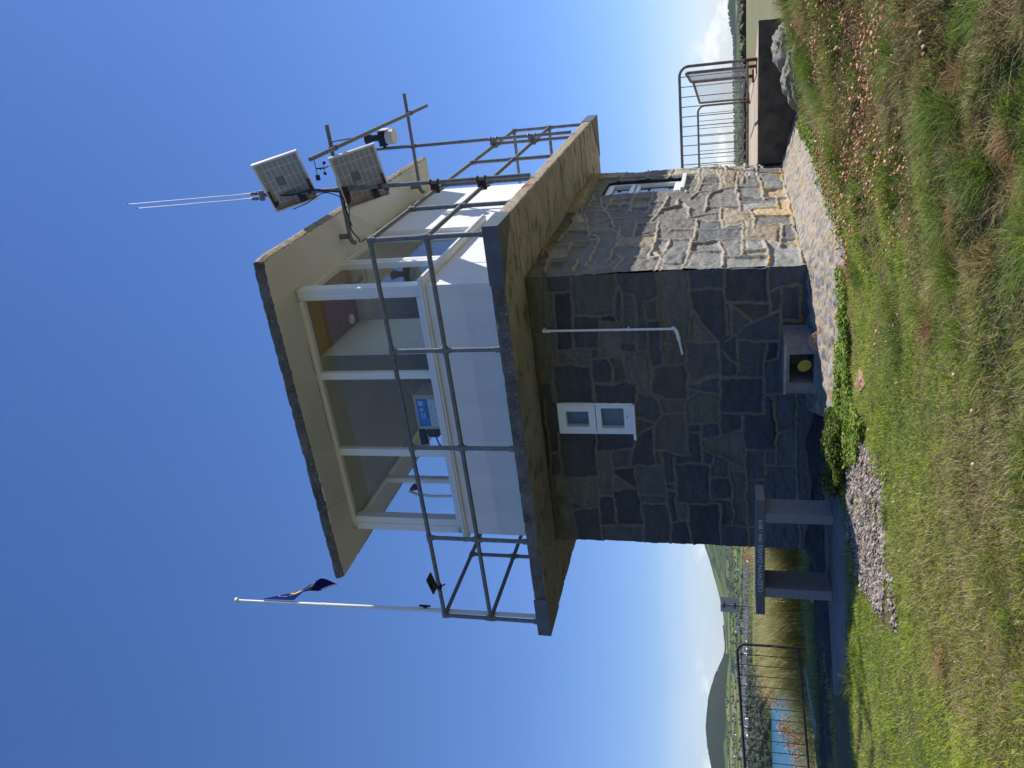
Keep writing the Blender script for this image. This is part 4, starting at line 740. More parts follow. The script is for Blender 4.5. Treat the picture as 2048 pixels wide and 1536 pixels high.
def apron_mat():
    m = bpy.data.materials.new('stone_paving'); m.use_nodes = True; t = m.node_tree; n = t.nodes; l = t.links; p = n['Principled BSDF']; p.inputs['Roughness'].default_value = .85
    tc = n.new('ShaderNodeTexCoord'); nz = n.new('ShaderNodeTexNoise'); nz.inputs['Scale'].default_value = 6; nz.inputs['Detail'].default_value = 5; l.new(tc.outputs['Object'], nz.inputs['Vector'])
    mx = n.new('ShaderNodeMixRGB'); mx.inputs[0].default_value = .10; l.new(tc.outputs['Object'], mx.inputs[1]); l.new(nz.outputs['Color'], mx.inputs[2])
    mp = n.new('ShaderNodeMapping'); mp.inputs['Scale'].default_value = (1.0, 1.0, 1); l.new(mx.outputs[0], mp.inputs[0])
    v = n.new('ShaderNodeTexVoronoi'); v.inputs['Scale'].default_value = 9; v.inputs['Randomness'].default_value = 1; l.new(mp.outputs[0], v.inputs['Vector'])
    v2 = n.new('ShaderNodeTexVoronoi'); v2.feature = 'DISTANCE_TO_EDGE'; v2.inputs['Scale'].default_value = 9; l.new(mp.outputs[0], v2.inputs['Vector'])
    s = n.new('ShaderNodeSeparateXYZ'); l.new(v.outputs['Color'], s.inputs[0])
    r = n.new('ShaderNodeValToRGB'); e = r.color_ramp.elements; e[0].color = (.14, .145, .155, 1); e[1].color = (.27, .265, .255, 1); l.new(s.outputs[0], r.inputs[0])
    n2_ = n.new('ShaderNodeTexNoise'); n2_.inputs['Scale'].default_value = 25; n2_.inputs['Detail'].default_value = 6; l.new(tc.outputs['Object'], n2_.inputs['Vector'])
    ad = n.new('ShaderNodeMath'); ad.operation = 'MULTIPLY_ADD'; l.new(n2_.outputs['Fac'], ad.inputs[0]); ad.inputs[1].default_value = .30; l.new(v2.outputs[0], ad.inputs[2])
    mr = n.new('ShaderNodeMapRange'); mr.inputs[1].default_value = .21; mr.inputs[2].default_value = .30; l.new(ad.outputs[0], mr.inputs[0])
    n3 = n.new('ShaderNodeTexNoise'); n3.inputs['Scale'].default_value = 3.0; n3.inputs['Detail'].default_value = 5; l.new(tc.outputs['Object'], n3.inputs['Vector'])
    yr = n.new('ShaderNodeMapRange'); yr.inputs[1].default_value = .52; yr.inputs[2].default_value = .66; l.new(n3.outputs['Fac'], yr.inputs[0])
    mo = n.new('ShaderNodeMixRGB'); l.new(yr.outputs[0], mo.inputs[0]); mo.inputs[1].default_value = (.35, .27, .18, 1); mo.inputs[2].default_value = (.32, .22, .07, 1)
    m2_ = n.new('ShaderNodeMixRGB'); l.new(mr.outputs[0], m2_.inputs[0]); l.new(mo.outputs[0], m2_.inputs[1]); l.new(r.outputs[0], m2_.inputs[2])
    l.new(m2_.outputs[0], p.inputs['Base Color'])
    b = n.new('ShaderNodeBump'); b.inputs['Distance'].default_value = .025; l.new(ad.outputs[0], b.inputs['Height']); l.new(b.outputs[0], p.inputs['Normal'])
    return m
v_, f_ = strip(AP, 420, 90, .045, 21, 11)
tag(mesh_obj('stone_paving', v_, f_, apron_mat(), None, None, 'B', (0, 0, -.7), True), kind='structure')
AP_POLY = [bw(*a[1][:2]) for a in AP]+[bw(*a[0][:2]) for a in AP[::-1]]
LE = [((-1.2, .0, 0), (-.9, -1.0, 0)), ((-2.0, .0, 0), (-1.7, -1.3, 0)), ((-2.8, .0, 0), (-2.9, -2.0, 0)), ((-3.2, .2, 0), (-4.0, -2.15, 0)), ((-3.4, 1.4, 0), (-5.3, -1.9, 0)), ((-3.4, 2.8, 0), (-6.6, -1.5, 0)), ((-4.0, 3.9, 0), (-7.6, -.6, 0))]  # bedrock by the wall; its left reach is added dark to deepen shade
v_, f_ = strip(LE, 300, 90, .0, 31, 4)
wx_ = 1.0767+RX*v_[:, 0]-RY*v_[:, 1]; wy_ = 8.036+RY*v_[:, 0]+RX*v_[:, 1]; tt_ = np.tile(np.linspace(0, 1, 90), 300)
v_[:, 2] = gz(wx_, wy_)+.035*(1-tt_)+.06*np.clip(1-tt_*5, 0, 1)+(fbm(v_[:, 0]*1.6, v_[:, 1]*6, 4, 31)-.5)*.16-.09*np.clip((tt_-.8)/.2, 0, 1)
tag(mesh_obj('rock_shade_ledge', v_, f_, M['rockd'], None, None, 'B', (-2, 0, -.8), True), kind='structure')
LE_POLY = [bw(*a[1][:2]) for a in LE]+[bw(*a[0][:2]) for a in LE[::-1]]
g = MB(); g.prism(PLINTH, -.95, -.788)
tag(g.build('concrete_footing', M['slabp'], None, 'W', (-1.5, 7.2, -.9)), kind='structure')
g = MB(); g.prism([(-3.93, 12.1), (-4.06, 12.1), (-4.35, 10.6), (-4.12, 10.5)], -1.15, -.93)
tag(g.build('lit_edge_strip', mat('pale_lit_strip', (.38, .38, .38), (.26, .26, .25), 5, rough=.9), None, 'W', (-4, 12, -1.1)), kind='structure')  # lit streak along the rock edge, put in as a pale strip
# ------------------------------------------------------------------ raised concrete platform behind
PLAT = [(.03, 4.4), (1.88, 4.4), (1.42, 5.4), (1.08, 6.4), (.78, 7.6), (.35, 10.2), (-3, 10.2), (-3, 4.67), (.03, 4.67)]
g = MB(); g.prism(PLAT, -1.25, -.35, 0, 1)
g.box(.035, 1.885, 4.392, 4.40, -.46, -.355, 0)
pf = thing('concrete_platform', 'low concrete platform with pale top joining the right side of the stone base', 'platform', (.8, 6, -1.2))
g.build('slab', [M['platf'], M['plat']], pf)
# ------------------------------------------------------------------ barriers
def rnd_frame(p0, p1, z0, z1, rad):
    p0, p1 = Vector(p0), Vector(p1); d = (p1-p0).normalized(); o = [p0+Vector((0, 0, z0))]
    for k in range(7): a = k/6*math.pi/2; o.append(p0+d*rad*(1-math.cos(a))+Vector((0, 0, z1-rad+rad*math.sin(a))))
    for k in range(7): a = math.pi/2-k/6*math.pi/2; o.append(p1-d*rad*(1-math.cos(a))+Vector((0, 0, z1-rad+rad*math.sin(a))))
    o.append(p1+Vector((0, 0, z0))); return o
def barrier(label, p0, p1, z0, z1, nb, br, mf, mb_, kind='B', red=True, group='crowd barriers', rad=.13, dz=0, rf=.021):
    o = thing('crowd_barrier', label, 'barrier', (p0[0], p0[1], z0), kind, group)
    P0, P1 = Vector((*p0, 0)), Vector((*p1, 0)); d = (P1-P0).normalized(); L_ = (P1-P0).length
    sh = lambda p: p+Vector((0, 0, dz*((Vector((p.x, p.y, 0))-P0).length/L_)))
    g = MB(); g.tube([sh(p) for p in rnd_frame(P0, P1, z0, z1, rad)], rf, 10); g.tube([sh(P0+Vector((0, 0, z0+.13))), sh(P1+Vector((0, 0, z0+.13)))], rf*.85, 10)
    g.build('frame', mf, o, smooth=True)
    for i in range(nb):
        t = (i+1)/(nb+1); p = P0+(P1-P0)*t; q = MB(); zt = z1-(rad*(1-math.sqrt(max(0, 1-(1-min(1, min(t, 1-t)*L_/rad))**2))))
        q.tube([sh(p+Vector((0, 0, z0+.13))), sh(p+Vector((0, 0, zt)))], br, 6); q.build('bar', mb_, o)
    for P in (P0, P1):
        q = MB(); nrm = Vector((-d.y, d.x, 0)); q.tube([sh(P+nrm*.0+Vector((0, 0, z0))), sh(P+Vector((0, 0, z0+.17)))], rf*1.12, 10); q.obox(sh(P+Vector((0, 0, z0+.008))), nrm, d, Vector((0, 0, 1)), .10, .02, .008)
        q.build('foot', M['barr_red'] if red else mf, o)
    return o
barrier('brown crowd barrier along the near edge of the concrete platform', (1.38, 4.76), (-.92, 4.76), -.35, .70, 16, .0065, M['barr'], M['barr'])
barrier('dense-barred crowd barrier turned away from the near one, its closer panel', (1.27, 4.98), (.97, 6.55), -.35, .62, 17, .0025, M['barr'], M['mesh'], group='dense-barred barriers on the platform', rad=.04)
barrier('dense-barred crowd barrier panel at the far end of the platform side', (.95, 6.65), (.24, 9.45), -.34, .59, 24, .0025, M['barr'], M['mesh'], group='dense-barred barriers on the platform', rad=.04)
barrier('plain open-barred crowd barrier across the far end of the platform', (.17, 9.55), (-2.15, 9.6), -.35, .635, 15, .0065, M['barr'], M['barr'])
barrier('dark crowd barrier standing before the tall grass left of the building', (-4.09, 13.33), (-6.35, 12.85), -1.07, -.02, 14, .0065, M['barr_blk'], M['barr_blk'], 'W', False, None, .13, -.14, .022)
# ------------------------------------------------------------------ memorial bench
bx_, by_ = Vector((-.975, .222, 0)), Vector((.222, .975, 0)); bc = Vector((-.985, 7.165, 0))
bn = thing('memorial_bench', 'grey stone memorial bench with carved name, in the shade before the wall', 'bench', (-1.5, 7.4, -.79), 'W')
def bpt(a, b, z): return bc+bx_*a+by_*b+Vector((0, 0, z))
def bbox(name, a0, a1, b0, b1, z0, z1, m, rot=0):
    g = MB(); c = bpt((a0+a1)/2, (b0+b1)/2, (z0+z1)/2); g.obox(c, bx_, by_, (0, 0, 1), (a1-a0)/2, (b1-b0)/2, (z1-z0)/2)
    o = g.build(name, m, bn, 'W'); bv = o.modifiers.new('b', 'BEVEL'); bv.width = .004; bv.segments = 2; return o
seat = bbox('seat', 0, 1.045, 0, .38, -.249, -.176, M['granite'])
bbox('leg', .125, .205, .01, .37, -.79, -.249, M['granite']); bbox('leg', .80, .885, .01, .37, -.79, -.249, M['granite'])
fr = bbox('front_face', .004, 1.041, -.0025, .0, -.247, -.178, M['granited']); fr.parent = seat
def text(s, a, z, size, parent):
    cu = bpy.data.curves.new('t', 'FONT'); cu.body = s; cu.size = size; cu.extrude = .0008; cu.align_x = 'LEFT'
    o = bpy.data.objects.new('t', cu); COL.objects.link(o); dg = bpy.context.evaluated_depsgraph_get(); me = bpy.data.meshes.new_from_object(o.evaluated_get(dg)); bpy.data.objects.remove(o)
    base = Vector(FR[parent]); mt = Matrix((( -bx_.x, 0, by_.x, 0), (-bx_.y, 0, by_.y, 0), (0, 1, 0, 0), (0, 0, 0, 1)))
    p = bpt(a, -.0045, z)-base
    vs = [(p+(-bx_)*v.co.x+Vector((0, 0, 1))*v.co.y+(-by_)*v.co.z) for v in me.vertices]
    for v, q in zip(me.vertices, vs): v.co = q
    me.materials.clear(); me.materials.append(M['letter']); t = bpy.data.objects.new('inscription', me); COL.objects.link(t); t.parent = parent; FR[t] = FR[parent]; return t
FR[seat] = FR[bn]
text('CLEDWYN DAVIES', .835, -.2275, .052, seat); text('1943 - 2019', .385, -.2265, .043, seat)
# ------------------------------------------------------------------ vent box, disc, loose rocks, sign
vb = thing('vent_box', 'small square concrete duct box open at the front, at the foot of the wall', 'vent box', (-.83, -.2, -.83))
g = MB(); g.box(-1.09, -.98, -.47, 0, -.84, -.455); g.box(-.69, -.59, -.47, 0, -.84, -.455); g.box(-.98, -.69, -.47, 0, -.50, -.455); g.box(-.98, -.69, -.47, 0, -.84, -.715); g.box(-.98, -.69, -.06, 0, -.715, -.50)
g.build('casing', M['ventc'], vb)
g = MB(); g.box(-1.095, -.585, -.478, -.47, -.475, -.45); g.build('lip', mat('pale_lip', (.42, .38, .34), (.3, .27, .25), 12, rough=.9), vb)
g = MB(); c = Vector((-.825, -.43, -.635)); ax = Vector((.15, 1, .25)).normalized(); g.tube([c, c+ax*.006], .062, 28)
o = g.build('yellow_disc', M['yellow'], None, 'B', (-.825, -.43, -.70)); tag(o, 'yellow plastic disc leaning inside the square concrete duct', 'disc'); o.scale = (1, 1, 1)
def rock(name, label, c, s, seed, m, kind='W', fl=1.0, cat='rock'):
    import bmesh
    bm = bmesh.new(); bmesh.ops.create_icosphere(bm, subdivisions=5, radius=1)
    for v in bm.verts:
        p = v.co.copy(); k = .60+.75*float(fbm(p.x*1.9+seed, p.y*1.9+p.z*1.3, 3, seed))+.42*float(fbm(p.x*5+seed, p.y*5+p.z*6, 3, seed+1)); q = p*k
        v.co = Vector((q.x*s[0], q.y*s[1], max(q.z, -.6)*s[2]))
    me = bpy.data.meshes.new(name); bm.to_mesh(me); bm.free(); me.materials.append(m)
    for p in me.polygons: p.use_smooth = True
    o = bpy.data.objects.new(name, me); COL.objects.link(o); place(o, kind, c); tag(o, label, cat); return o
r_a = rock('boulder', 'pale rough boulder against the platform face, nearer the building', (3.42, 9.85, -.74), (.24, .3, .15), 3, M['rock']); r_a.rotation_euler.z = .4
r_b = rock('boulder', 'grey-green craggy boulder against the platform, farther from the building', (3.82, 9.9, -.66), (.22, .25, .17), 9, M['rock']); r_b.rotation_euler.z = 1.2
rock('flat_stone', 'flat pinkish stone lying in the turf below the duct box', (-.02, 6.02, -.85), (.085, .17, .035), 5, M['rockp'], cat='stone')
rock('pink_stone', 'small pink stone tucked beside the duct box', (.36, 7.85, -.76), (.08, .07, .08), 6, M['rockp'], cat='stone')
rock('field_stone', 'pale stone lying low behind the bench legs', (-2.42, 10.2, -.88), (.12, .1, .05), 12, M['rockp'], cat='stone')
sg = thing('notice_sign', 'back of a pale notice sign on a thin post above the tall grass', 'sign', (-4.06, 15.5, -1.5), 'W')
g = MB(); g.obox((-4.06, 15.52, .09), (.98, .2, 0), (-.2, .98, 0), (0, 0, 1), .13, .006, .165); g.build('board', M['sign'], sg, 'W')
g = MB(); g.tube([(-4.06, 15.49, -1.5), (-4.06, 15.49, .24)], .02, 8); g.build('post', M['galv'], sg, 'W')
for z in (.0, .19):
    g = MB(); g.obox((-4.06, 15.46, z), (.98, .2, 0), (-.2, .98, 0), (0, 0, 1), .05, .02, .012); g.build('bracket', M['dark'], sg, 'W')

# ------------------------------------------------------------------ plants
def leafmat(name, tr=.25, rough=.6):
    m = bpy.data.materials.new(name); m.use_nodes = True; t = m.node_tree; n = t.nodes; l = t.links; p = n['Principled BSDF']; p.inputs['Roughness'].default_value = rough; p.inputs['Specular IOR Level'].default_value = .25
    a = n.new('ShaderNodeAttribute'); a.attribute_name = 'Col'; l.new(a.outputs['Color'], p.inputs['Base Color'])
    tr_ = n.new('ShaderNodeBsdfTranslucent'); l.new(a.outputs['Color'], tr_.inputs[0]); mx = n.new('ShaderNodeMixShader'); mx.inputs[0].default_value = tr
    l.new(p.outputs[0], mx.inputs[1]); l.new(tr_.outputs[0], mx.inputs[2]); l.new(mx.outputs[0], n['Material Output'].inputs[0]); return m
GM = leafmat('grass_blades', .40); LM = leafmat('leaves')
def raw_mesh(name, verts, loops, starts, m, cols, label=None, cat=None):
    me = bpy.data.meshes.new(name); nv = len(verts); me.vertices.add(nv); v = verts.copy(); v[:, 2] += ZO; me.vertices.foreach_set('co', v.astype(np.float32).ravel())
    me.loops.add(len(loops)); me.loops.foreach_set('vertex_index', loops.astype(np.int32)); me.polygons.add(len(starts)); me.polygons.foreach_set('loop_start', starts.astype(np.int32))
    me.update(calc_edges=True); me.materials.append(m)
    ca = me.color_attributes.new('Col', 'FLOAT_COLOR', 'POINT'); c4 = np.ones((nv, 4), np.float32); c4[:, :3] = cols; ca.data.foreach_set('color', c4.ravel())
    o = bpy.data.objects.new(name, me); COL.objects.link(o); tag(o, label, cat, kind='stuff'); return o
def blades(x, y, z, h, w_, lean, az_, cols, curl, flat=None):
    n = len(x); fx, fy = np.cos(az_), np.sin(az_); a2 = rng.uniform(0, 6.283, n); sx, sy = np.cos(a2)*w_/2, np.sin(a2)*w_/2
    V_ = np.zeros((n, 7, 3)); ts = (0, .38, .74, 1.0)
    for k, t in enumerate(ts):
        dx = fx*lean*h*t**(1+curl); dy = fy*lean*h*t**(1+curl); dz = h*t*(1-.35*lean*t)
        ww = (1, .9, .6, 0)[k]
        if k < 3: V_[:, 2*k] = np.stack([x+dx-sx*ww, y+dy-sy*ww, z+dz], -1); V_[:, 2*k+1] = np.stack([x+dx+sx*ww, y+dy+sy*ww, z+dz], -1)
        else: V_[:, 6] = np.stack([x+dx, y+dy, z+dz], -1)
    b = np.arange(n)*7
    lp = np.stack([b, b+1, b+3, b+2, b+2, b+3, b+5, b+4, b+4, b+5, b+6], -1).ravel(); s = (np.arange(n)*11)[:, None]+np.array([0, 4, 8])
    return V_.reshape(-1, 3), lp, s.ravel(), np.repeat(cols, 7, 0)
GRN = np.array([(.14, .23, .035), (.17, .25, .04), (.23, .28, .05), (.09, .17, .03)]); LIME = np.array([(.36, .45, .05), (.30, .40, .045), (.44, .47, .075)])
BLUE = np.array([(.10, .15, .075), (.08, .13, .06), (.13, .17, .09)]); DRY = np.array([(.46, .38, .20), (.40, .32, .16), (.54, .45, .27), (.34, .25, .12)]); BRN = np.array([(.17, .11, .055), (.26, .155, .075), (.12, .085, .05), (.38, .22, .10)])
def pick(P, n): return P[rng.integers(0, len(P), n)]*rng.uniform(.8, 1.2, (n, 1))
def turf(n, dmin, dmax, azl, azr, hmul, name):
    az_ = rng.uniform(math.radians(azl), math.radians(azr), n); u = rng.uniform(0, 1, n); p = .35; d = (dmin**p+(dmax**p-dmin**p)*u)**(1/p)
    x = d*np.sin(az_); y = d*np.cos(az_)
    ok = ~(inpoly(x, y, BLD) | inpoly(x, y, AP_POLY) | inpoly(x, y, PLINTH)); gr = inpoly(x, y, GRAVEL); ok &= ~(gr & (rng.uniform(0, 1, n) < .78+.5*(fbm(x*5, y*5, 3, 34)-.34)*4))
    pr_ = (x-1.0767)*RX+(y-8.036)*RY; pb_ = -(x-1.0767)*RY+(y-8.036)*RX; ok &= ~((pr_ > -3) & (pr_ < 1.9) & (pb_ > 4.35) & (pb_ < 10.3))
    N1 = fbm(x*1.1, y*1.1, 4, 41); N2 = fbm(x*3.2+9, y*3.2, 3, 43); N3 = fbm(x*.6, y*.6, 2, 47)
    right = np.clip((x-.2)/1.2, 0, 1); near = np.clip((4.6-y)/1.4, 0, 1)
    dens = np.clip(1.15-np.clip((N2-.52)*5, 0, 1)*.75*(.25+.75*np.maximum(right, near)), .05, 1); dens = np.where((x < -1.2) & (y > 6.75) & (y < 12.5), dens*np.clip((fbm(x*2, y*2, 3, 88)-.46)*6, 0, 1), dens); ok &= rng.uniform(0, 1, n) < dens  # turf thinned over the ledge too, to darken the shaded strip
    x, y, N1, N2, N3, right, near = [a[ok] for a in (x, y, N1, N2, N3, right, near)]; n = len(x)
    pd = np.clip(.05+.36*near+.30*right+(N1-.5)*(1.0+1.5*np.maximum(right, near)), .03, .90)
    q = rng.uniform(0, 1, n); dry = q < pd; lime = (~dry) & (rng.uniform(0, 1, n) < np.clip(1.0-.75*right-.35*near+(N3-.5)*1.4, .08, .95)); blue = (~dry) & (~lime) & (N2 < .47) & (rng.uniform(0, 1, n) < .6)
    brn = dry & (rng.uniform(0, 1, n) < .28+.35*right)
    C = pick(GRN, n); C[lime] = pick(LIME, lime.sum()); C[blue] = pick(BLUE, blue.sum()); C[dry] = pick(DRY, dry.sum()); C[brn] = pick(BRN, brn.sum())
    tuss = np.clip((fbm(x*2.3+3, y*2.3, 3, 51)-.5)*5, 0, 1)
    h = (.012+.026*rng.uniform(0, 1, n)+.014*near+.035*right*tuss+.018*tuss)*hmul; h = np.where(dry, h*1.15, h)
    wd = rng.uniform(.0016, .0034, n)*(1+y/8); wind = 2.4+1.4*(fbm(x*.9, y*.9, 2, 61)-.5)*4
    a_ = np.where(rng.uniform(0, 1, n) < .38, wind+rng.normal(0, .9, n), rng.uniform(0, 6.283, n))
    z = gz(x, y)-.006
    v, l, s, c = blades(x, y, z, h, wd, rng.uniform(.3, 1.5, n), a_, C, rng.uniform(.2, 1.2, n)); return raw_mesh(name, v, l, s, GM, c)
tag(turf(420000, 2.1, 7.2, -34, 34, 1.0, 'grass'), 'short mixed green and straw coloured turf', 'grass')
tag(turf(60000, 7.0, 14.5, -38, 38, 1.5, 'grass'), 'turf around and beyond the building', 'grass')
# tussocks standing out of the turf
def tussocks(n, sel, P, name, label, h0, h1, per=150, rad=.05):
    az_ = rng.uniform(-.6, .6, n); d = 2.2+4.8*rng.uniform(0, 1, n)**.8; x, y = d*np.sin(az_), d*np.cos(az_); k = sel(x, y) & ~inpoly(x, y, AP_POLY) & ~inpoly(x, y, GRAVEL) & ~inpoly(x, y, PLINTH) & ~inpoly(x, y, LEAF2); x, y = x[k], y[k]; n = len(x)
    sc = rng.uniform(.6, 1.5, n); c = P[rng.integers(0, len(P), n)]; R1_ = np.repeat(sc, per); a = rng.uniform(0, 6.283, n*per); q = rad*np.sqrt(rng.uniform(0, 1, n*per))*R1_
    X_ = np.repeat(x, per)+q*np.cos(a); Y_ = np.repeat(y, per)+q*np.sin(a); wnd = np.repeat(rng.uniform(0, 6.28, n), per); aa = np.where(rng.uniform(0, 1, n*per) < .6, a, wnd)+rng.normal(0, .4, n*per)
    v, l, s_1, cc_ = blades(X_, Y_, gz(X_, Y_)-.01, rng.uniform(h0, h1, n*per)*R1_, rng.uniform(.0018, .0036, n*per), rng.uniform(.4, 1.5, n*per), aa, np.repeat(c, per, 0)*rng.uniform(.65, 1.3, (n*per, 1)), rng.uniform(.5, 1.3, n*per)); return tag(raw_mesh(name, v, l, s_1, GM, cc_), label, 'grass')
rgt = lambda x, y: rng.uniform(0, 1, len(x)) < np.clip(.12+(x+.1)/1.3+(4.0-y)/3.0, .04, 1)*np.clip((fbm(x*1.4, y*1.4, 3, 111)-.36)*5, .1, 1)
tussocks(760, rgt, np.array([(.18, .25, .035), (.20, .29, .045), (.12, .20, .03), (.26, .30, .06)]), 'tussocks', 'fresh green grass tussocks in the rough turf', .06, .15)
tussocks(620, rgt, np.array([(.52, .40, .21), (.44, .28, .13), (.34, .19, .09), (.38, .28, .12)]), 'dry_tussocks', 'straw and brown tussocks in the rough turf', .04, .10)
tussocks(260, lambda x, y: (x < .6), np.array([(.22, .33, .04), (.17, .27, .04), (.12, .21, .05)]), 'tussocks', 'low green tufts in the left-hand lawn', .02, .05, 120, .07)
# long bleached stems lying over the turf
n = 2600; az_ = rng.uniform(-.55, .55, n); d = rng.uniform(2.3, 6.3, n); x, y = d*np.sin(az_), d*np.cos(az_); k = ~inpoly(x, y, GRAVEL) & ~inpoly(x, y, AP_POLY) & (rng.uniform(0, 1, n) < np.clip(.25+.5*(4.6-y)/2+.4*x, .06, 1)); x, y = x[k], y[k]; n = len(x)
v, l, s, c = blades(x, y, gz(x, y)+.01, rng.uniform(.06, .17, n), rng.uniform(.0018, .003, n), rng.uniform(.8, 2.6, n), rng.uniform(0, 6.28, n), pick(np.array([(.55, .46, .28), (.48, .38, .22), (.40, .28, .15)]), n), rng.uniform(-.3, .6, n)); tag(raw_mesh('dry_stems', v, l, s, GM, c), 'bleached dry stems over the turf', 'dry grass')
# tall seeding grass beyond the barrier
def tall(n, xs_, ys_, h0, h1, P, name, label, zoff=0, mask=None):
    x = rng.uniform(*xs_, n); y = rng.uniform(*ys_, n); 
    if mask is not None: k = mask(x, y); x, y = x[k], y[k]
    n = len(x); hh = (h0+(h1-h0)*rng.uniform(0, 1, n))*(.7+.6*fbm(x*.8, y*.8, 3, 77))
    if h1 > .5:
        cr2 = np.interp(-x/y, [.20, .335, .36, .42, .47, .53], [1.12, 1.06, .70, .50, .38, .28]); hh = cr2*(.55+.5*rng.uniform(0, 1, n)**.7)*(.85+.3*fbm(x*.9, y*.9, 3, 77))
    else: pass
    v = 0; v, l, s, c = blades(x, y, gz(x, y)-.02+zoff, hh, rng.uniform(.004, .009, n), rng.uniform(.1, .9, n), rng.normal(3.0, 1.3, n), pick(P, n), rng.uniform(.4, 1.6, n))
    t = np.tile(np.array([0, 0, .4, .4, .8, .8, 1.]), n)[:, None]; c = c*(1-t*.45)+np.array((.60, .54, .32))*t*.45
    return tag(raw_mesh(name, v, l, s, TGM, c), label, 'tall grass')
TG = np.array([(.36, .37, .11), (.46, .42, .17), (.27, .34, .09), (.58, .51, .27)]); TGM = leafmat('seed_grass', .6)
tall(26000, (-7.8, -1.2), (13.7, 17.5), .35, .75, TG, 'tall_grass', 'tall seeding grass on the slope left of the building', mask=lambda x, y: (x/y > -.52))
tall(16000, (-5.2, -1.2), (13.5, 15.5), .40, .72, TG, 'tall_grass', 'tall grass just behind the bench', mask=lambda x, y: (x/y > -.345))
tall(5000, (-4.6, -1.6), (10.4, 12.0), .08, .22, GRN, 'rough_grass', 'rough low green grass in front of the tall grass')
def clumps(cs, P, name, label, cat, size=.012, spread=.14, hh=.16, per=260):
    V_, Lp, St, Cc = [], [], [], []; k = 0
    for (cx, cy, cz, sc) in cs:
        n = per; p = rng.normal(0, 1, (n, 3))*np.array([spread, spread, hh*.5])*sc+np.array([cx, cy, cz]); u = rng.normal(0, 1, (n, 3)); u /= np.linalg.norm(u, axis=1)[:, None]; w2 = np.cross(u, rng.normal(0, 1, (n, 3))); w2 /= np.linalg.norm(w2, axis=1)[:, None]; sz = size*rng.uniform(.6, 1.5, (n, 1))*sc
        q = np.stack([p-u*sz, p+w2*sz*.6, p+u*sz, p-w2*sz*.6], 1); V_.append(q.reshape(-1, 3)); Lp.append(np.arange(n*4)+k); St.append(np.arange(n)*4+k); Cc.append(np.repeat(pick(P, n), 4, 0)); k += n*4
    return tag(raw_mesh(name, np.concatenate(V_), np.concatenate(Lp), np.concatenate(St), LM, np.concatenate(Cc)), label, cat)
SOR = np.array([(.50, .21, .10), (.56, .30, .15), (.42, .22, .10), (.38, .28, .12)])
def pt(Xp, Yp, d):                          # world point at distance d along a sight line (used only to site far plants)
    v = fwd+rt*((1536-Yp-768)/F)-upv*((Xp-1024)/F); k = d/math.hypot(v.x, v.y); return (v.x*k, v.y*k, v.z*k)
cs = [(*pt(X_, Y_, 15.2), s_2) for X_, Y_, s_2 in ((1529, 1318, 1.0), (1534, 1332, 1.1), (1524, 1342, .8), (1540, 1378, 1.0), (1546, 1392, .9), (1536, 1385, .8), (1574, 1456, 1.0), (1584, 1474, 1.2), (1592, 1492, 1.0), (1600, 1528, .9), (1500, 1106, .9), (1494, 1120, .7), (1566, 1455, .7))]
clumps(cs, SOR, 'sorrel', 'rust-red dock and sorrel heads over the tall grass', 'sorrel', .018, .11, .14, 230)
# bright small-leaved ground cover along the paving edge
def cover(P, n, cols, name, label, h=.05):
    xs_ = [p[0] for p in P]; ys_ = [p[1] for p in P]; x = rng.uniform(min(xs_), max(xs_), n); y = rng.uniform(min(ys_), max(ys_), n); k = inpoly(x, y, P) & (fbm(x*6, y*6, 2, 71) > .28); x, y = x[k], y[k]; n = len(x)
    p = np.stack([x, y, gz(x, y)+rng.uniform(0, h, n)*(.5+fbm(x*7, y*7, 2, 91))], -1); u = rng.normal(0, 1, (n, 3)); u[:, 2] *= .4; u /= np.linalg.norm(u, axis=1)[:, None]; w2 = np.cross(u, np.array([0, 0, 1.])+rng.normal(0, .35, (n, 3))); w2 /= np.linalg.norm(w2, axis=1)[:, None]; sz = rng.uniform(.006, .013, (n, 1))*(1+y[:, None]/12)
    q = np.stack([p-u*sz, p+w2*sz*.75, p+u*sz, p-w2*sz*.75], 1); return tag(raw_mesh(name, q.reshape(-1, 3), np.arange(n*4), np.arange(n)*4, LM, np.repeat(pick(cols, n), 4, 0)), label, 'ground cover')
LF = np.array([(.19, .29, .04), (.24, .34, .05), (.13, .21, .035), (.32, .38, .08)])
cover(LEAF1, 26000, LF, 'leafy_cover', 'bright leafy creeper along the front edge of the paving'); cover(LEAF2, 30000, LF*.8, 'leafy_cover', 'leafy creeper between the paving and the right-hand bank', .07)
cover([(-.62, 7.6), (-.95, 7.1), (-.75, 6.6), (-.3, 6.55), (-.2, 7.1)], 12000, LF*.5, 'leafy_cover', 'dark leafy clump at the right end of the bench footing', .10)  # leaf colours halved to put the shade into this clump
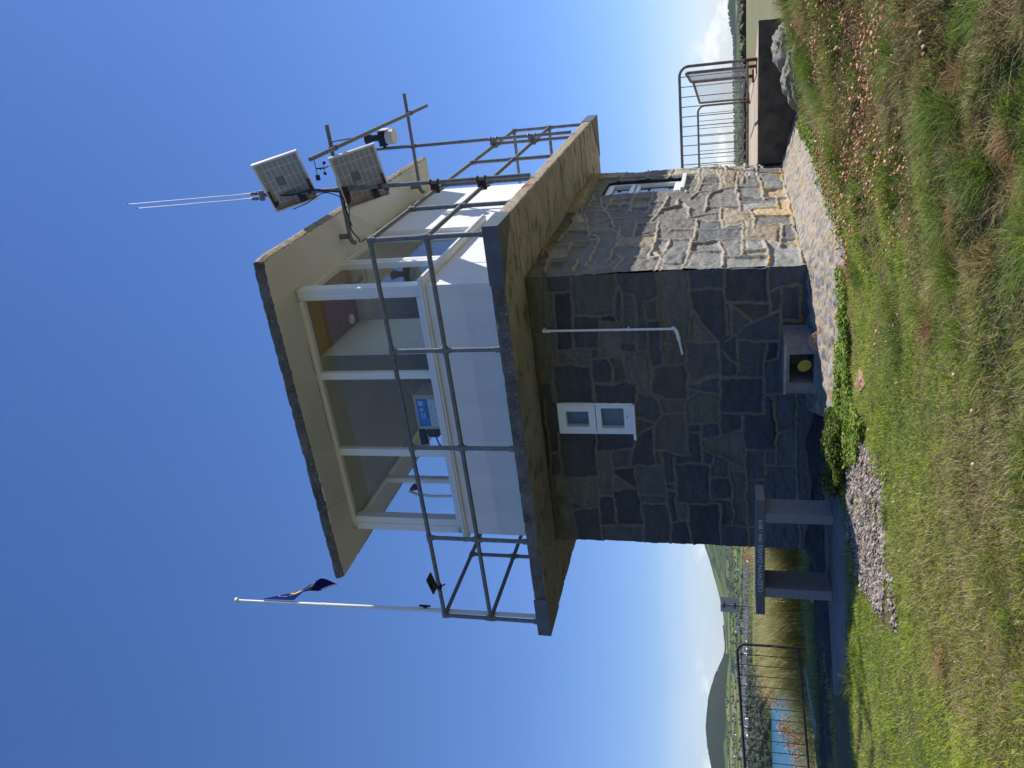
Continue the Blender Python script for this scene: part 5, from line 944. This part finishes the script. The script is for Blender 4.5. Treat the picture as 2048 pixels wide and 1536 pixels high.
# dried thrift heads on wiry stems
def heads(n, sel, name, label, size, P, hs=(.03, .10)):
    az_ = rng.uniform(-.55, .55, n); d = rng.uniform(2.2, 7.2, n)**1; x, y = d*np.sin(az_), d*np.cos(az_); k = sel(x, y) & ~inpoly(x, y, AP_POLY) & ~inpoly(x, y, GRAVEL); x, y = x[k], y[k]; n = len(x); h = rng.uniform(*hs, n)
    z = gz(x, y)+.012; lx_ = rng.normal(0, .25, n)*h; ly_ = rng.normal(0, .25, n)*h; c = np.stack([x+lx_, y+ly_, z+h], -1)
    sv, sl_, ss, sc_ = blades(x, y, z, h*1.02, np.full(n, .0016), np.hypot(lx_, ly_)/h, np.arctan2(ly_, lx_), pick(np.array([(.30, .17, .08), (.36, .24, .12)]), n), np.zeros(n))
    tilt = rng.normal(0, .5, (n, 2)); up_ = np.stack([tilt[:, 0], tilt[:, 1], np.ones(n)], -1); up_ /= np.linalg.norm(up_, axis=1)[:, None]; e1 = np.cross(up_, [1, .2, 0]); e1 /= np.linalg.norm(e1, axis=1)[:, None]; e2 = np.cross(up_, e1)
    sz = size*rng.uniform(.6, 1.3, (n, 1)); K = 7; V_ = [c-up_*sz*.5]; 
    for j in range(K):
        a = j*2*math.pi/K; rr = rng.uniform(.7, 1.15, (n, 1)); V_.append(c+(e1*math.cos(a)+e2*math.sin(a))*sz*rr+up_*sz*rng.uniform(-.1, .5, (n, 1)))
    V_.append(c+up_*sz*.35); V_ = np.stack(V_, 1); m_ = K+2; b = np.arange(n)*m_; lp = []
    for j in range(K): lp += [b, b+1+(j+1) % K, b+1+j, b+K+1, b+1+j, b+1+(j+1) % K]
    lp = np.stack(lp, -1).ravel(); st = np.arange(0, len(lp), 3); cc_ = np.repeat(pick(P, n), m_, 0); cc_ = cc_*rng.uniform(.8, 1.2, (len(cc_), 1))
    V2 = np.concatenate([sv, V_.reshape(-1, 3)]); L2 = np.concatenate([sl_, lp+len(sv)]); S2 = np.concatenate([ss, st+len(sl_)]); C2 = np.concatenate([sc_, cc_])
    return tag(raw_mesh(name, V2, L2, S2, GM, C2), label, 'dried flowers')
PE = np.array([(.60, .33, .18), (.68, .43, .26), (.50, .25, .11), (.70, .52, .34)]); WHT = np.array([(.72, .66, .56), (.62, .52, .40)])
heads(30000, lambda x, y: (x > .5) & (y > 4.2) & (fbm(x*1.7, y*1.7, 3, 83) > .50) & (rng.uniform(0, 1, len(x)) < .68*np.clip((x-.6)/.8, 0, 1)), 'thrift_heads', 'dense dried pink thrift heads on the right-hand bank', .0115, PE, (.03, .07))
heads(9000, lambda x, y: (x > -.1) & (y < 5.2) & (fbm(x*2, y*2, 2, 85) > .46) & (rng.uniform(0, 1, len(x)) < .24*np.clip(.3+x/1.4, 0, 1)), 'thrift_heads', 'scattered dried thrift heads in the near right turf', .010, PE)
heads(2500, lambda x, y: (x <= .1) & (y < 3.9) & (rng.uniform(0, 1, len(x)) < .07), 'thrift_heads', 'sparse dried thrift heads in the near left turf', .008, PE, (.03, .09))
heads(6000, lambda x, y: (np.hypot(x-.95, y-4.4) < .33) & (rng.uniform(0, 1, len(x)) < .45), 'white_heads', 'small group of whitish dried heads in the turf', .007, WHT, (.02, .05))
# gravel
def pebbles(P, n, name, label):
    xs_ = [p[0] for p in P]; ys_ = [p[1] for p in P]; x = rng.uniform(min(xs_), max(xs_), n); y = rng.uniform(min(ys_), max(ys_), n); k = inpoly(x+rng.standard_t(2, n)*.028, y+rng.standard_t(2, n)*.05-.10*(fbm(x*4, y*4, 3, 33)-.3), P) & (fbm(x*5, y*5, 3, 34) > .34); x, y = x[k], y[k]; n = len(x)
    ico = np.array([(0, 0, 1), (.9, 0, .1), (.25, .85, 0), (-.75, .5, .1), (-.7, -.55, 0), (.3, -.85, .1), (0, 0, -1)]); F_ = [(0, 1, 2), (0, 2, 3), (0, 3, 4), (0, 4, 5), (0, 5, 1), (6, 2, 1), (6, 3, 2), (6, 4, 3), (6, 5, 4), (6, 1, 5)]
    sz = rng.lognormal(-5.0, .55, (n, 1, 1)); V_ = ico[None]*rng.uniform(.6, 1.3, (n, 7, 1))*sz*np.array([1, 1.1, .6]); a = rng.uniform(0, 6.28, n); ca_, sa_ = np.cos(a)[:, None], np.sin(a)[:, None]
    V_ = np.stack([V_[..., 0]*ca_-V_[..., 1]*sa_, V_[..., 0]*sa_+V_[..., 1]*ca_, V_[..., 2]], -1)+np.stack([x, y, gz(x, y)+.008], -1)[:, None]
    b = np.arange(n)*7; lp = (b[:, None, None]+np.array(F_)[None]).ravel(); return tag(raw_mesh(name, V_.reshape(-1, 3), lp, np.arange(0, len(lp), 3), mat_pebble, np.repeat(pick(np.array([(.30, .26, .21), (.20, .175, .15), (.36, .31, .25), (.26, .18, .12), (.13, .12, .11), (.19, .125, .085), (.40, .36, .31)]), n), 7, 0)), label, 'gravel')
mat_pebble = leafmat('pebble', 0, .8)
pebbles([(x_+.02, y_) for x_, y_ in GRAVEL], 24000, 'gravel', 'strip of loose pale chippings in the turf')

# ------------------------------------------------------------------ far side: trees, hedge, houses
def blobtrees(P, R0, name, label, cat, pal, kind='stuff', squash=.8):
    import bmesh
    bm = bmesh.new(); bmesh.ops.create_icosphere(bm, subdivisions=2, radius=1); bv = np.array([v.co[:] for v in bm.verts]); bf = np.array([[v.index for v in f.verts] for f in bm.faces]); bm.free()
    n = len(P); P = np.array(P); nb = len(bv); V_ = bv[None]*rng.uniform(.65, 1.25, (n, nb, 1))*np.array([1, 1, squash])*np.array(R0).reshape(-1, 1, 1)+P[:, None, :]+np.array([0, 0, 1])*np.array(R0).reshape(-1, 1, 1)*.55
    lp = (np.arange(n)[:, None, None]*nb+bf[None]).ravel(); return tag(raw_mesh(name, V_.reshape(-1, 3), lp, np.arange(0, len(lp), 3), LM, np.repeat(pick(pal, n), nb, 0)*rng.uniform(.75, 1.25, (n*nb, 1))), label, cat)
TP = np.array([(.030, .048, .018), (.022, .036, .014), (.042, .06, .022), (.05, .06, .025)])
def scat(n, azr_, dr, rr):
    a = np.radians(rng.uniform(*azr_, n)); d = rng.uniform(*dr, n); x, y = d*np.sin(a), d*np.cos(a); k = fbm(x/140, y/90, 2, 95) > .50; x, y = x[k], y[k]; return np.stack([x, y, gz(x, y)], -1), rng.uniform(*rr, len(x))
for azr_, dr, n, rr, lab in (((-29, -6), (1650, 2500), 2600, (2.2, 5.5), 'trees and hedges around the far shore village'), ((-29, -6), (2500, 4400), 1100, (3, 6), 'hedgerow trees between the far fields'), ((-29, -6), (1348, 1640), 3200, (2.2, 5.5), 'dark scrub on the far shore bluff'), ((10, 29), (2000, 3900), 2600, (3, 7), 'woods and hedges inland on the right')):
    p, r_ = scat(n, azr_, dr, rr); blobtrees(p, r_, 'distant_trees', lab, 'trees', TP)
for azr_, n, lab in (((-29, -16), 900, 'tree line along the crest of the left hill'), ((10, 29), 260, 'tree line along the right horizon')):
    a = np.radians(rng.uniform(*azr_, n)); d = rng.uniform(5700, 5880, n); x, y = d*np.sin(a), d*np.cos(a); blobtrees(np.stack([x, y, gz(x, y)], -1), rng.uniform(4, 7, n), 'distant_trees', lab, 'trees', TP)
a = np.radians(rng.uniform(10, 29, 500)); d = rng.uniform(118, 128, 500); x, y = d*np.sin(a), d*np.cos(a)
tag(blobtrees(np.stack([x, y, gz(x, y)-.2], -1), rng.uniform(.35, .75, 500), 'field_hedge', 'low hedge along the far edge of the pasture', 'hedge', np.array([(.07, .08, .03), (.10, .10, .04)])))
HW = mat('house_white', (.74, .73, .70), rough=.8); HR = mat('slate_roof', (.10, .10, .11), rough=.8); HG = mat('house_grey', (.42, .39, .36), rough=.8); HD = mat('house_window', (.05, .055, .06), rough=.5)
def house_mesh(lx_, ly_, hz_, m):
    g = MB(); g.box(-lx_, lx_, -ly_, ly_, -2, hz_, 0); rh = ly_*.75
    g.add([(-lx_-.3, -ly_-.4, hz_), (lx_+.3, -ly_-.4, hz_), (lx_+.3, ly_+.4, hz_), (-lx_-.3, ly_+.4, hz_), (-lx_-.3, 0, hz_+rh), (lx_+.3, 0, hz_+rh)], [(0, 1, 5, 4), (2, 3, 4, 5), (0, 4, 3), (1, 2, 5), (3, 2, 1, 0)], 1)
    for xx in (-.6, 0, .6):
        g.box(xx*lx_-.6, xx*lx_+.6, -ly_-.05, -ly_, 1, 2.3, 2)
        if hz_ > 4.5: g.box(xx*lx_-.6, xx*lx_+.6, -ly_-.05, -ly_, 3.6, 4.8, 2)
    g.box(lx_*.6, lx_*.6+.9, -.45, .45, hz_+rh-.8, hz_+rh+1.2, 1)
    me = bpy.data.meshes.new('house'); me.from_pydata(g.v, [], g.f)
    for q in (m, HR, HD): me.materials.append(q)
    me.polygons.foreach_set('material_index', g.m); me.update(); return me
hm = [house_mesh(5, 3.6, 5.2, HW), house_mesh(7, 3.8, 5.0, HW), house_mesh(4, 3.5, 3.0, HW), house_mesh(6, 3.6, 5.2, HG), house_mesh(11, 4, 5.2, HW)]
def houses(n, azr_, dr, label, group):
    for i in range(n):
        a = math.radians(rng.uniform(*azr_)); d = rng.uniform(*dr); x, y = d*math.sin(a), d*math.cos(a)
        o = bpy.data.objects.new('house', hm[int(rng.integers(0, 5))]); COL.objects.link(o); o.location = (x, y, float(gz(x, y))+ZO+1.0); o.rotation_euler = (0, 0, rng.uniform(-.6, .6)-a); tag(o, label, 'house', group)
houses(185, (-28, -7), (1760, 2080), 'small pale house in the village strip across the bay', 'village houses across the bay')
houses(26, (-28, -7), (2600, 3600), 'white farmhouse among the far fields left of the building', 'farmhouses among the left-hand fields')
houses(85, (11.5, 25), (2700, 3400), 'small pale house in the village on the right horizon', 'village houses on the right')

# ------------------------------------------------------------------ sea air
g = MB(); g.box(-9600, 9600, -9600, 9600, -190, 420)
hz_m = bpy.data.materials.new('sea_haze'); hz_m.use_nodes = True; t_ = hz_m.node_tree; t_.nodes.clear(); vo = t_.nodes.new('ShaderNodeVolumePrincipled'); oo = t_.nodes.new('ShaderNodeOutputMaterial')
vo.inputs['Color'].default_value = (.85, .92, 1, 1); vo.inputs['Density'].default_value = 2.6e-5; vo.inputs['Anisotropy'].default_value = .2; t_.links.new(vo.outputs[0], oo.inputs['Volume'])
hz = g.build('haze', hz_m, None, 'W', (0, 0, 0)); tag(hz, kind='stuff')
